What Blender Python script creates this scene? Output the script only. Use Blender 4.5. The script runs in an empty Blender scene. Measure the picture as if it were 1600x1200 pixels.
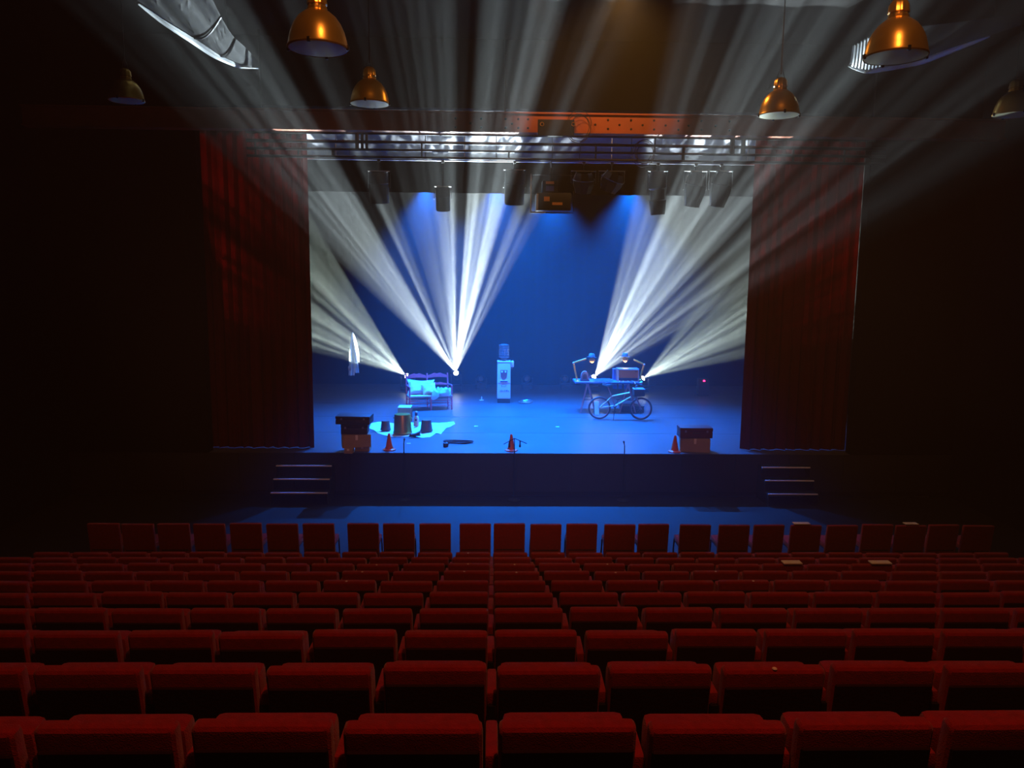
import bpy, bmesh, math, random
from mathutils import Vector, Matrix
random.seed(7)
PI = math.pi
SC = bpy.context.scene
COL = SC.collection

# ------------------------------------------------------------------ camera
FPX = 1202.0
YAW, PITCH, ROLL = math.radians(1.45), math.radians(7.75), math.radians(0.55)
CAM = Vector((0.0, 0.0, 4.45))
_f = Vector((math.sin(YAW)*math.cos(PITCH), math.cos(YAW)*math.cos(PITCH), -math.sin(PITCH)))
_r0 = Vector((math.cos(YAW), -math.sin(YAW), 0))
_u0 = _r0.cross(_f)
_r = _r0*math.cos(ROLL) + _u0*math.sin(ROLL)
_u = -_r0*math.sin(ROLL) + _u0*math.cos(ROLL)
def ray(x, y):
    return _f*FPX + _r*(x-800) - _u*(y-600)
def P(x, y, Y):            # point of the photograph on the vertical plane at depth Y
    d = ray(x, y); return CAM + d*(Y/d.y)
def G(x, y, z):            # point of the photograph on the level plane at height z
    d = ray(x, y); return CAM + d*((z-CAM.z)/d.z)
def proj(p):
    v = Vector(p)-CAM; w = v.dot(_f)
    return 800+FPX*v.dot(_r)/w, 600-FPX*v.dot(_u)/w
cam_d = bpy.data.cameras.new('camera'); cam = bpy.data.objects.new('camera', cam_d); COL.objects.link(cam)
cam_d.sensor_fit = 'HORIZONTAL'; cam_d.sensor_width = 36.0; cam_d.lens = FPX/1600*36; cam_d.clip_start = .05; cam_d.clip_end = 200
cam.matrix_world = Matrix(((_r.x, _u.x, -_f.x, CAM.x), (_r.y, _u.y, -_f.y, CAM.y), (_r.z, _u.z, -_f.z, CAM.z), (0, 0, 0, 1)))
SC.camera = cam

# ------------------------------------------------------------------ world, exposure
W = bpy.data.worlds.new('world'); SC.world = W; W.use_nodes = True
nt = W.node_tree; nt.nodes.clear()
wo = nt.nodes.new('ShaderNodeOutputWorld'); wb = nt.nodes.new('ShaderNodeBackground')
wb.inputs[0].default_value = (0, 0, 0, 1); wb.inputs[1].default_value = 0
nt.links.new(wb.outputs[0], wo.inputs[0])
hz = nt.nodes.new('ShaderNodeVolumeScatter')           # theatre haze fills the house and the stage
hz.inputs['Color'].default_value = (1, 1, 1, 1); hz.inputs['Density'].default_value = 0.0085; hz.inputs['Anisotropy'].default_value = 0.25
nt.links.new(hz.outputs[0], wo.inputs['Volume'])
SC.view_settings.view_transform = 'Standard'; SC.view_settings.look = 'None'
SC.view_settings.exposure = 0.0; SC.view_settings.gamma = 1.0; SC.view_settings.use_curve_mapping = False
cy = SC.cycles
cy.use_denoising = True; cy.use_light_tree = True; cy.volume_bounces = 0; cy.max_bounces = 5; cy.diffuse_bounces = 3
cy.glossy_bounces = 2; cy.transmission_bounces = 4; cy.sample_clamp_indirect = 3; cy.sample_clamp_direct = 0; cy.caustics_reflective = False; cy.caustics_refractive = False

# ------------------------------------------------------------------ lights
def aim(o, d):
    o.rotation_euler = Vector(d).to_track_quat('-Z', 'Y').to_euler()
def spot(name, loc, target, power, col, size, blend=.5, rad=.05):
    l = bpy.data.lights.new(name, 'SPOT'); l.energy = power; l.color = col; l.spot_size = math.radians(size); l.spot_blend = blend; l.shadow_soft_size = rad
    o = bpy.data.objects.new(name, l); COL.objects.link(o); o.location = loc; aim(o, Vector(target)-Vector(loc)); return o
def fan(name, loc, power, col, psi0, theta0, size, ramp, th, nscale, seed, contrast=(.38, .60), floor_=.30):
    """a moving head with a gobo: the slides let light out in streaks.
    psi = angle round the axis that points into the house (0 = up, + = house right), theta = angle from that axis"""
    a, t = math.radians(psi0), math.radians(theta0)
    Cx = (Vector((0, 0, 4.4))-Vector(loc)).normalized()      # head axis: towards the middle of the last rows
    Rx = Vector((0, 0, 1)).cross(-Cx); Rx = -Rx if Rx.x < 0 else Rx; Rx.normalize(); Ux = Rx.cross(-Cx); Ux = -Ux if Ux.z < 0 else Ux
    d = Cx*math.cos(t)+(Rx*math.sin(a)+Ux*math.cos(a))*math.sin(t)
    o = spot(name, loc, Vector(loc)+d, power, col, size, .3, .03)
    l = o.data; l.use_nodes = True; n = l.node_tree; N = n.nodes; L = n.links
    em = [x for x in N if x.type == 'EMISSION'][0]
    g = N.new('ShaderNodeNewGeometry')
    def dot(v):
        m = N.new('ShaderNodeVectorMath'); m.operation = 'DOT_PRODUCT'; m.inputs[1].default_value = v; L.new(g.outputs['Incoming'], m.inputs[0]); return m.outputs['Value']
    def M(op, a_, b_=None):
        m = N.new('ShaderNodeMath'); m.operation = op
        for i, v in enumerate((a_, b_)):
            if v is None: continue
            if isinstance(v, (int, float)): m.inputs[i].default_value = v
            else: L.new(v, m.inputs[i])
        return m.outputs[0]
    S = GSIGN
    psi = M('ARCTAN2', dot(Rx*S), dot(Ux*S))
    th_ = M('ARCCOSINE', dot(Cx*S))
    cr = N.new('ShaderNodeValToRGB'); e = cr.color_ramp.elements
    lo, hi = ramp[0][0], ramp[-1][0]
    while len(e) < len(ramp): e.new(.5)
    for k, (p_, v_) in enumerate(ramp):
        e[k].position = (p_-lo)/(hi-lo); e[k].color = (v_, v_, v_, 1)
    mr = N.new('ShaderNodeMapRange'); mr.inputs[1].default_value = math.radians(lo); mr.inputs[2].default_value = math.radians(hi)
    L.new(psi, mr.inputs[0]); L.new(mr.outputs[0], cr.inputs[0])
    cx = N.new('ShaderNodeCombineXYZ'); L.new(M('MULTIPLY', psi, nscale[0]), cx.inputs[0]); L.new(M('MULTIPLY', th_, nscale[1]), cx.inputs[1]); cx.inputs[2].default_value = seed
    nz = N.new('ShaderNodeTexNoise'); nz.inputs['Scale'].default_value = 1; nz.inputs['Detail'].default_value = 1.0; L.new(cx.outputs[0], nz.inputs['Vector'])
    fall = N.new('ShaderNodeMapRange'); fall.inputs[1].default_value = math.radians(34); fall.inputs[2].default_value = math.radians(56); fall.inputs[4].default_value = .09; L.new(th_, fall.inputs[0])
    nzv = M('SUBTRACT', nz.outputs[0], fall.outputs[0])
    m2 = N.new('ShaderNodeMapRange'); m2.interpolation_type = 'SMOOTHSTEP'; m2.inputs[1].default_value = contrast[0]; m2.inputs[2].default_value = contrast[1]; m2.inputs[3].default_value = floor_; L.new(nzv, m2.inputs[0])
    def win(v, a0, a1, b0, b1):
        r1 = N.new('ShaderNodeMapRange'); r1.interpolation_type = 'SMOOTHSTEP'; r1.inputs[1].default_value = math.radians(a0); r1.inputs[2].default_value = math.radians(a1); L.new(v, r1.inputs[0])
        r2 = N.new('ShaderNodeMapRange'); r2.interpolation_type = 'SMOOTHSTEP'; r2.inputs[1].default_value = math.radians(b0); r2.inputs[2].default_value = math.radians(b1); r2.inputs[3].default_value = 1; r2.inputs[4].default_value = 0; L.new(v, r2.inputs[0])
        return M('MULTIPLY', r1.outputs[0], r2.outputs[0])
    fl2 = N.new('ShaderNodeMapRange'); fl2.inputs[1].default_value = math.radians(32); fl2.inputs[2].default_value = math.radians(48); fl2.inputs[3].default_value = floor_; fl2.inputs[4].default_value = .01; L.new(th_, fl2.inputs[0]); L.new(fl2.outputs[0], m2.inputs[3])
    s = M('MULTIPLY', M('MULTIPLY', cr.outputs[0], m2.outputs[0]), win(th_, *th))
    L.new(s, em.inputs['Strength'])
    return o
GSIGN = 1
# --- stage blue wash: LED pars upstage behind the border
BLUE = (.0, .16, 1)
BLUE_PX = [(665, 288), (775, 288), (862, 290), (985, 288)]
for x, y in BLUE_PX:
    p = P(x, y, 20.6)
    spot('blue_wash_light', (p.x, p.y, p.z), (p.x*.9+.08, 19.0, .9), 10500, BLUE, 92, 1, .07)
# --- four moving heads on the floor at the back of the stage
HEADS = [(632, 585), (712, 581), (930, 587), (1008, 589)]
HY = 24.4
HP = [P(x, y, HY) for x, y in HEADS]
wh = (.80, 1, .90); cool = (.78, .95, 1)
fan('moving_head_beam', HP[1], 118000, cool, -8, 50, 130, [(-47,0),(-44,.13),(-40,.25),(-36,.42),(-33,.5),(-30.5,.4),(-28.8,.02),(-26,.02),(-24.5,.2),(-21.5,.2),(-20,.03),(-18,.04),(-15,.10),(-8,.17),(-4,.5),(-1,.6),(.5,.08),(3.3,.08),(5,1),(8,.7),(10,.65),(13,1),(15.5,.8),(17,.05),(19,.05),(21,.35),(24,.16),(29,0)], (7, 29, 56, 82), (30, 3.5), 1.0)
fan('moving_head_beam', HP[2], 105000, cool, 32, 50, 130, [(10,0),(13,.25),(16,.42),(18.3,.38),(20,.07),(22,.75),(25,1),(30,.85),(33,.38),(36,.42),(38.5,.5),(41,.2),(43,.06),(46,.16),(49,.08),(52,.34),(54,.05),(57,.14),(60,.04),(63,0)], (7, 29, 56, 82), (30, 4), 2.3)
fan('moving_head_beam', HP[3], 37000, wh, 56, 50, 130, [(31,0),(33,.2),(38,.38),(40.5,.3),(42,.05),(44,.5),(48,.38),(52,.9),(57,.9),(59,.5),(62,.85),(66,.65),(68,.85),(69.5,.25),(71,.1),(73,.4),(76,.2),(78,0)], (15, 36, 56, 82), (30, 4), 3.1)
fan('moving_head_beam', HP[0], 42000, wh, -54, 50, 130, [(-76,0),(-73,.3),(-69,.4),(-66,.8),(-62,.6),(-58,.85),(-54,.9),(-51,.5),(-49.3,.1),(-47,.55),(-42,.8),(-38,.5),(-34,.5),(-31,.35),(-29.5,0)], (15, 34, 56, 82), (26, 4), 4.6)
# --- warm house light: lamps on the ceiling over the first seats; added fill lamps at the rear wall
WARM = (1, .42, .12)
for x, y, z, e in ((.6, 12.2, 8.85, 210), (3.2, 12.2, 8.85, 210)):
    spot('house_light', (x, y, z), (1.9+(x-1.9)*.5, 14.8, 7.9), e, WARM, 50, 1, .1)
spot('house_light', (-.2, 4.3, 8.8), (-1.3, 8.4, 6.5), 190, WARM, 46, .8, .09)
spot('house_light', (2.6, 4.3, 8.8), (3.7, 8.4, 6.5), 190, WARM, 46, .8, .09)
spot('house_light', (1.9, 12.0, 8.75), (1.9, 11.3, 0), 290, (1, .46, .10), 140, 1, .1)
for X, e in ((-4.6, 1100), (6.3, 1100)): spot('stage_fill_light', (.8, -5, 7.6), (X, 15.9, 2.2), e, (1, .42, .30), 16, 1, .15)  # unseen fill lamps, added to brighten the lower curtains
spot('stage_fill_light', (.8, -5, 7.6), (.4, 16.8, .9), 1500, (1, .50, .28), 20, 1, .15)  # added fill for the cones and pots, no visible source
spot('side_house_light', (-7.2, 6.5, 8.8), (-8.2, 8, 3), 90, (1, .16, .02), 120, 1, .1)
spot('rear_house_light', (.8, 1.5, 8.8), (.8, 3.8, .4), 330, (1, .27, .10), 130, 1, .15)
# --- two profile lanterns on the bar throw a weak warm white on the chair and on the table
q = P(804, 290, 16.15); spot('profile_light', q, G(662, 640, 1.3), 3000, (1, .62, .40), 11, .6, .05)
q = P(1028, 290, 16.15); spot('profile_light', q, G(955, 600, 1.7), 7500, (1, .70, .36), 13, .6, .05)

# ------------------------------------------------------------------ helpers
def material(name, col, rough=.6, metal=0, var=.0, scale=8, bump=0, bscale=60, spec=None, emit=None, estr=0, alpha=None, trans=0, sheen=0):
    m = bpy.data.materials.new(name); m.use_nodes = True; n = m.node_tree; b = n.nodes['Principled BSDF']
    b.inputs['Base Color'].default_value = (*col, 1); b.inputs['Roughness'].default_value = rough; b.inputs['Metallic'].default_value = metal
    if spec is not None: b.inputs['Specular IOR Level'].default_value = spec
    if emit: b.inputs['Emission Color'].default_value = (*emit, 1); b.inputs['Emission Strength'].default_value = estr
    if trans: b.inputs['Transmission Weight'].default_value = trans
    if alpha is not None: b.inputs['Alpha'].default_value = alpha
    if sheen: b.inputs['Sheen Weight'].default_value = sheen
    tc = n.nodes.new('ShaderNodeTexCoord')
    if var:
        z = n.nodes.new('ShaderNodeTexNoise'); z.inputs['Scale'].default_value = scale; z.inputs['Detail'].default_value = 4
        n.links.new(tc.outputs['Object'], z.inputs['Vector'])
        mx = n.nodes.new('ShaderNodeMix'); mx.data_type = 'RGBA'
        mx.inputs[6].default_value = (*[c*(1-var) for c in col], 1); mx.inputs[7].default_value = (*[min(1, c*(1+var)) for c in col], 1)
        n.links.new(z.outputs[0], mx.inputs[0]); n.links.new(mx.outputs[2], b.inputs['Base Color'])
    if bump:
        z2 = n.nodes.new('ShaderNodeTexNoise'); z2.inputs['Scale'].default_value = bscale; n.links.new(tc.outputs['Object'], z2.inputs['Vector'])
        bp = n.nodes.new('ShaderNodeBump'); bp.inputs['Strength'].default_value = bump; bp.inputs['Distance'].default_value = .01
        n.links.new(z2.outputs[0], bp.inputs['Height']); n.links.new(bp.outputs[0], b.inputs['Normal'])
    return m
def translucent(m, f, col):
    n = m.node_tree; b = n.nodes['Principled BSDF']; o = [x for x in n.nodes if x.type == 'OUTPUT_MATERIAL'][0]
    tr = n.nodes.new('ShaderNodeBsdfTranslucent'); tr.inputs[0].default_value = (*col, 1); mx = n.nodes.new('ShaderNodeMixShader'); mx.inputs[0].default_value = f
    n.links.new(b.outputs[0], mx.inputs[1]); n.links.new(tr.outputs[0], mx.inputs[2]); n.links.new(mx.outputs[0], o.inputs[0]); return m
class MB:
    def __init__(s): s.bm = bmesh.new()
    def _n(s, k): return list(s.bm.verts)[k:]
    def box(s, a, b, bev=0, seg=2, rot=None, org=None):
        t = bmesh.new(); bmesh.ops.create_cube(t, size=1)
        for v in t.verts: v.co = Vector([(a[i]+b[i])/2 + v.co[i]*(b[i]-a[i]) for i in range(3)])
        if bev: bmesh.ops.bevel(t, geom=list(t.edges), offset=bev, segments=seg, profile=.6, affect='EDGES')
        if rot:
            R = Matrix.Rotation(rot[1], 4, rot[0]); o = Vector(org or [(a[i]+b[i])/2 for i in range(3)])
            for v in t.verts: v.co = o + R @ (v.co-o)
        return s._add(t)
    def _add(s, t):
        me = bpy.data.meshes.new('t'); t.to_mesh(me); t.free(); s.bm.from_mesh(me); bpy.data.meshes.remove(me); return s
    def tube(s, pts, r, seg=8, closed=False, cap=True):
        pts = [Vector(p) for p in pts]; n = len(pts); rs = r if isinstance(r, (list, tuple)) else [r]*n
        def tan(i):
            if closed: return (pts[(i+1) % n]-pts[i-1]).normalized()
            return (pts[min(i+1, n-1)]-pts[max(i-1, 0)]).normalized()
        t0 = tan(0); a = t0.orthogonal().normalized(); rings = []
        for i in range(n):
            t = tan(i); a = (a-t*a.dot(t)).normalized(); b = t.cross(a)
            rings.append([s.bm.verts.new(pts[i]+(a*math.cos(2*PI*k/seg)+b*math.sin(2*PI*k/seg))*rs[i]) for k in range(seg)])
        for i in range(n if closed else n-1):
            A, B = rings[i], rings[(i+1) % n]
            for k in range(seg): s.bm.faces.new((A[k], A[(k+1) % seg], B[(k+1) % seg], B[k]))
        if cap and not closed: s.bm.faces.new(rings[0][::-1]); s.bm.faces.new(rings[-1])
        return s
    def lathe(s, prof, seg=24, o=(0, 0, 0), capb=False, capt=False, rib=0, ribn=0):
        o = Vector(o); R = []
        for r, z in prof:
            R.append([s.bm.verts.new(o+Vector(((r+(rib if ribn and (k*ribn//seg) % 2 else 0))*math.cos(2*PI*k/seg), (r+(rib if ribn and (k*ribn//seg) % 2 else 0))*math.sin(2*PI*k/seg), z))) for k in range(seg)])
        for A, B in zip(R, R[1:]):
            for k in range(seg): s.bm.faces.new((A[k], A[(k+1) % seg], B[(k+1) % seg], B[k]))
        if capb: s.bm.faces.new(R[0][::-1])
        if capt: s.bm.faces.new(R[-1])
        return s
    def torus(s, c, R, r, axis='z', n=28, seg=8):
        c = Vector(c); pts = []
        for k in range(n):
            a = 2*PI*k/n; x, y = R*math.cos(a), R*math.sin(a)
            pts.append(c+Vector({'z': (x, y, 0), 'y': (x, 0, y), 'x': (0, x, y)}[axis]))
        return s.tube(pts, r, seg, closed=True)
    def surf(s, f, nu, nv, closed_u=False, thick=0):
        g = [[s.bm.verts.new(f(i/nu, j/nv)) for j in range(nv+1)] for i in range(nu+(0 if closed_u else 1))]
        m = len(g)
        for i in range(m if closed_u else m-1):
            for j in range(nv): s.bm.faces.new((g[i][j], g[(i+1) % m][j], g[(i+1) % m][j+1], g[i][j+1]))
        if thick: bmesh.ops.solidify(s.bm, geom=list(s.bm.faces), thickness=thick)
        return s
    def ext(s, pts, y0, y1):      # polygon in x-z swept from y0 to y1
        A = [s.bm.verts.new((x, y0, z)) for x, z in pts]; B = [s.bm.verts.new((x, y1, z)) for x, z in pts]; n = len(pts)
        s.bm.faces.new(A); s.bm.faces.new(B[::-1])
        for k in range(n): s.bm.faces.new((A[(k+1) % n], A[k], B[k], B[(k+1) % n]))
        return s
    def move(s, M):
        bmesh.ops.transform(s.bm, matrix=M, verts=list(s.bm.verts)); return s
    def build(s, name, m, parent=None, smooth=True, label=None):
        bmesh.ops.recalc_face_normals(s.bm, faces=list(s.bm.faces))
        me = bpy.data.meshes.new(name); s.bm.to_mesh(me); s.bm.free()
        if smooth:
            for p in me.polygons: p.use_smooth = True
            try: me.set_sharp_from_angle(angle=math.radians(35))
            except Exception: pass
        me.materials.append(m); o = bpy.data.objects.new(name, me); COL.objects.link(o)
        if parent: o.parent = parent
        if label: o['label'] = label
        return o
def tag(o, label, cat, group=None, kind=None):
    o['label'] = label; o['category'] = cat
    if group: o['group'] = group
    if kind: o['kind'] = kind
    return o
def thing(name, label, cat, loc=(0, 0, 0), rz=0, group=None):
    o = bpy.data.objects.new(name, None); o.empty_display_size = .1; COL.objects.link(o); o.location = loc; o.rotation_euler = (0, 0, rz)
    return tag(o, label, cat, group)
def struct(name, mb, m, parent=None, smooth=False):
    o = mb.build(name, m, parent, smooth)
    if not parent: o['kind'] = 'structure'
    return o
def kids(o): return [c for c in bpy.data.objects if c.parent == o]
def dup(root, tree, loc, rot, label, group=None):
    r = root.copy(); COL.objects.link(r); r.location = loc; r.rotation_euler = rot; r['label'] = label
    if group: r['group'] = group
    for ch, gs in tree:
        c = ch.copy(); COL.objects.link(c); c.parent = r
        for g in gs:
            d = g.copy(); COL.objects.link(d); d.parent = c
    return r
def treeof(root): return [(c, kids(c)) for c in kids(root)]

M = {}
M['plush'] = material('red_plush', (.34, .006, .010), .9, var=.35, scale=30, bump=.5, bscale=220, sheen=.25, spec=.2)
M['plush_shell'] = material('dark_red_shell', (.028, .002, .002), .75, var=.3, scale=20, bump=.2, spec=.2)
M['black'] = material('black_paint', (.012, .012, .013), .55, var=.3)
M['steel_dark'] = material('dark_steel', (.03, .03, .033), .4, .6, var=.3)
M['steel'] = material('bare_steel', (.45, .46, .48), .35, .9, var=.2)
M['alu'] = material('pale_aluminium', (.7, .72, .74), .4, .5, var=.1)
M['wallblack'] = material('black_wall_paint', (.006, .005, .005), .95, var=.4, scale=3, bump=.2, bscale=20, spec=.05)
M['floor'] = material('brown_lino', (.013, .011, .008), .7, spec=.2, var=.25, scale=2, bump=.05)
M['carpet'] = material('dark_tier_carpet', (.02, .012, .012), .95, var=.3, scale=40, bump=.3)
M['vinyl'] = material('black_dance_vinyl', (.07, .07, .08), .45, var=.35, scale=1.5, bump=.05, bscale=8)
M['fascia'] = material('black_fascia', (.012, .012, .015), .7, var=.3, scale=4)
M['curtain'] = material('red_velvet_curtain', (.13, .010, .011), .95, var=.2, scale=6, bump=.2, spec=.05)
M['drape'] = material('black_serge', (.006, .006, .007), 1, var=.25, scale=5, spec=.03)
M['gridceil'] = material('grey_stage_ceiling', (.13, .125, .145), .8, var=.12, scale=1.2)
M['girder'] = material('orange_red_girder_paint', (.58, .15, .06), .6, var=.25, scale=2.5, bump=.15, bscale=12)
M['brass'] = material('polished_brass', (.95, .52, .12), .30, .8, var=.12, scale=9)
M['sail'] = material('shaded_panel', (.05, .05, .055), .85, var=.2, scale=4)  # shade put into the colour; only the edge strip stays bright
M['frost'] = material('frosted_cover_glass', (.75, .72, .45), .6)
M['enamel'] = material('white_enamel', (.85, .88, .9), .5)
M['white'] = material('white_cloth', (.85, .9, .9), .85, var=.08, scale=20, bump=.2, bscale=30)
M['gauze'] = translucent(material('thin_white_gauze', (.85, .9, .9), .9, var=.08), .6, (.9, .95, .95))
M['yellowcloth'] = material('cream_printed_cushion', (.95, .86, .5), .85, var=.15, scale=14)
M['pinkwood'] = material('reddish_lacquered_wood', (.85, .13, .20), .45, var=.2, scale=12)
M['wood'] = material('brown_wood', (.33, .16, .08), .55, var=.3, scale=14)
M['card'] = material('brown_cardboard', (.42, .27, .15), .85, var=.15, scale=8)
M['darkcase'] = material('dark_leather_case', (.035, .028, .027), .5, var=.3, scale=12, bump=.2)
M['redcase'] = material('dark_red_suitcase', (.12, .022, .018), .5, var=.3, scale=12, bump=.2)
M['cone'] = material('orange_red_cone_plastic', (.9, .10, .02), .4, var=.06)
M['bronze'] = material('bronze_pot_metal', (.55, .28, .04), .34, .7, var=.2, scale=6)
M['zinc'] = material('dull_zinc', (.16, .11, .10), .5, .5, var=.25, scale=12)
M['cooler'] = material('white_cooler_plastic', (.62, .66, .72), .4, var=.04)
M['niche'] = material('red_brown_niche', (.30, .09, .10), .6)
M['clear'] = material('clear_plastic', (.8, .9, 1), .08, trans=.85, spec=.8)
M['ink'] = material('dark_ink', (.02, .03, .10), .6)
M['tabletop'] = material('pale_blue_table', (.05, .16, .42), .6, var=.1)
M['lampcream'] = material('cream_yellow_lamp_paint', (1, .52, .035), .4)
M['bulb'] = material('warm_bulb', (1, .6, .2), .4, emit=(1, .40, .05), estr=3)
M['felt'] = material('grey_blue_felt', (.16, .22, .26), .9)
M['radio'] = material('orange_wood_radio_front', (.95, .24, .02), .5, var=.12, scale=10)
M['frame'] = material('pale_green_bike_paint', (.9, .95, .6), .35)
M['pink'] = material('pinkish_metal', (.60, .28, .30), .4, .3)
M['rubber'] = material('black_rubber', (.05, .05, .055), .6)
M['lens'] = material('lit_lens', (1, 1, 1), .3, emit=(.85, .97, 1), estr=60)
M['bluelens'] = material('lit_blue_lens', (.1, .3, 1), .3, emit=(.02, .2, 1), estr=12)
M['redled'] = material('red_indicator', (1, .05, .2), .3, emit=(1, .02, .12), estr=9)
M['nosing'] = material('pale_tread_nosing', (.9, .9, .95), .4, .2)
M['paper'] = material('pale_paper', (.9, .75, .6), .8)
M['shoe'] = material('brown_leather', (.10, .04, .03), .5)
M['label'] = material('orange_label', (.8, .35, .1), .6)
M['bluelabel'] = material('blue_label', (.06, .09, .5), .6)

# ------------------------------------------------------------------ setting
SZ = .90; SY = 15.5                     # stage height and front edge
ROWP, RISE, SP = .8283, .2388, .50        # row pitch, rise, seat spacing
XL, XR = -8.6, 9.6
def rowy(k): return 2.315+ROWP*k
def rowz(k): return RISE*max(0, 9-k)
struct('floor', MB().box((XL, rowy(9)-.30, -.2), (XR, SY, 0)), M['floor'])
struct('wall_left', MB().box((XL-.2, -6.2, -.2), (XL, 26.4, 9.2)), M['wallblack'])
struct('wall_right', MB().box((XR, -6.2, -.2), (XR+.2, 26.4, 9.2)), M['wallblack'])
struct('wall_back', MB().box((XL, -6.4, 0), (XR, -6.2, 9.2)), M['wallblack'])
struct('ceiling', MB().box((XL, -6.2, 9.0), (XR, 16.2, 9.2)), M['wallblack'])
for k in range(-9, 9):                   # seating tiers, each a step lower towards the stage
    y0, y1 = rowy(k)-.30, rowy(k)+ROWP-.30
    struct('seating_tier', MB().box((XL, y0, -.2), (XR, y1, rowz(k))), M['carpet'])
wf = MB()                                # wall round the stage opening
cl0, cl1 = P(331, 600, SY+.3).x, P(487.5, 600, SY+.3).x
cr0, cr1 = P(1166, 600, SY+.3).x, P(1325, 600, SY+.3).x
wf.box((XL, SY-.02, SZ), (cl0, SY+.22, 9.0)); wf.box((cr1, SY-.02, SZ), (XR, SY+.22, 9.0))
wf.box((cl0, SY-.02, P(900, 172, SY).z), (cr1, SY+.22, 9.0))
struct('wall_front', wf, M['wallblack'])
st = struct('stage_floor', MB().box((XL, SY+.03, 0), (XR, 26.2, SZ-.008)), M['black'])
for i in range(5):
    y0 = SY + i*2.1
    sh = MB().box((XL, y0+(.004 if i else 0), SZ-.008), (XR, min(26.0, y0+2.092), SZ), 0).build('vinyl_sheet', M['vinyl'], st, False)
n = 16; w_ = (XR-XL)/n
for i in range(n):
    MB().box((XL+i*w_+.004, SY+.002, .09), (XL+(i+1)*w_-.004, SY+.03, SZ-.010), .004, 1).build('fascia_panel', M['fascia'], st, False)
MB().box((XL, SY+.012, 0), (XR, SY+.03, .09)).build('kick_board', M['floor'], st, False)
struct('wall_stage_back', MB().box((XL, 26.2, -.2), (XR, 26.4, 9.2)), M['wallblack'])
struct('ceiling_stage', MB().box((XL, SY+.6, 8.15), (XR, 26.2, 8.3)), M['gridceil'])

# backdrop drape and black legs, border
def pleats(x0, x1, y, z0, z1, n, amp, seed=0):
    rr = random.Random(seed); ph = [rr.uniform(0, 6) for _ in range(4)]
    def f(u, v):
        x = x0+(x1-x0)*u; a = 2*PI*n*u
        d = amp*(math.sin(a+ph[0]+.5*math.sin(a*.37+ph[1]))+.35*math.sin(a*2.3+ph[2]))*(.75+.35*(1-v))
        return Vector((x+.3*amp*math.sin(a*.5+ph[3])*(1-v), y+d, z0+(z1-z0)*v))
    return f
def drape(name, label, cat, x0, x1, y, z0, z1, n, amp, m, seed, group=None):
    mb = MB(); mb.surf(pleats(x0, x1, y, z0, z1, n, amp, seed), n*8, 6)
    bmesh.ops.solidify(mb.bm, geom=list(mb.bm.faces), thickness=.012)
    return tag(mb.build(name, m), label, cat, group)
drape('backdrop_curtain', 'wide black backdrop drape hanging across the back of the stage', 'curtain', XL+.2, XR-.2, 25.85, SZ+.01, 8.1, 34, .004, M['drape'], 1)
drape('stage_curtain', 'dark red velvet curtain hanging at the left side of the stage opening', 'curtain', cl0-.1, cl1, SY+.42, SZ+.012, 7.9, 9, .055, M['curtain'], 2, 'red house curtains')
drape('stage_curtain', 'dark red velvet curtain hanging at the right side of the stage opening', 'curtain', cr0, cr1+.1, SY+.42, SZ+.012, 7.9, 9, .055, M['curtain'], 3, 'red house curtains')
bz0, bz1 = P(820, 303, 17.3).z, P(820, 252, 17.3).z
bd = thing('border_drape', 'black border drape across the top of the stage, behind the hanging lanterns', 'drape', (0, 17.3, bz1))
mb = MB(); mb.surf(pleats(cl0-.3, cr1+.3, 0, bz0-bz1, 0, 20, .03, 4), 160, 4); bmesh.ops.solidify(mb.bm, geom=list(mb.bm.faces), thickness=.012); mb.build('drape_cloth', M['drape'], bd)
MB().tube([(cl0-.3, 0, .02), (cr1+.3, 0, .02)], .024, 6).build('pipe', M['steel_dark'], bd)
for X in (cl0, -1.5, 3, cr1): MB().tube([(X, 0, .02), (X, 0, 8.15-bz1)], .006, 5).build('hanging_wire', M['steel_dark'], bd)

# ------------------------------------------------------------------ girder, bridge, bar
GY = 14.75
gz0, gz1 = P(900, 209, GY).z, P(900, 177, GY).z
g = thing('girder', 'orange-red painted steel girder with dark bolts running across above the stage', 'girder', (0, GY, gz0))
H = gz1-gz0
MB().box((XL, 0, .03), (XR, .03, H-.03)).box((XL, -.06, 0), (XR, .2, .03)).box((XL, -.06, H-.03), (XR, .2, H)).build('web', M['girder'], g, False)
def bolt(x, y):
    p = P(x, y, GY)
    MB().lathe([(.018, 0), (.022, .006), (.014, .02)], 8, capb=True, capt=True).move(Matrix.Translation((p.x, 0, p.z-gz0)) @ Matrix.Rotation(PI/2, 4, 'X')).build('bolt', M['black'], g)
for x in (712, 752, 790, 810, 825, 950, 986, 1022, 1060, 1096, 1140):
    for y in (187, 201): bolt(x, y+(x-900)*.011)
for x in (735, 800, 930, 968, 1004, 1040, 1076, 1118): bolt(x, 194.5+(x-900)*.011)
pl = thing('junction_box', 'flat grey metal box with two lifting rings mounted on the girder', 'box', P(868, 213, GY-.1))
a, b = P(840, 213, GY-.1), P(897, 188, GY-.1); q = P(868, 213, GY-.1)
MB().box((a.x-q.x, -.05, 0), (b.x-q.x, .035, b.z-q.z), .006, 1).build('box_body', M['steel_dark'], pl, False)
for x in (847, 896):
    r_ = P(x, 194, GY-.17); MB().torus(r_-q, .032, .009, 'y', 16, 6).build('lifting_ring', M['brass'], pl)
BY = 15.15
bx0, bx1 = P(385, 230, BY).x, P(1385, 230, BY).x
br = thing('lighting_bridge', 'black lighting bridge of four long rails and upright posts below the girder', 'truss', (0, BY, P(900, 250, BY).z))
z0 = P(900, 250, BY).z
rz_ = [P(900, y, BY).z-z0 for y in (250, 238.5, 226.5, 213.5)]
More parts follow.
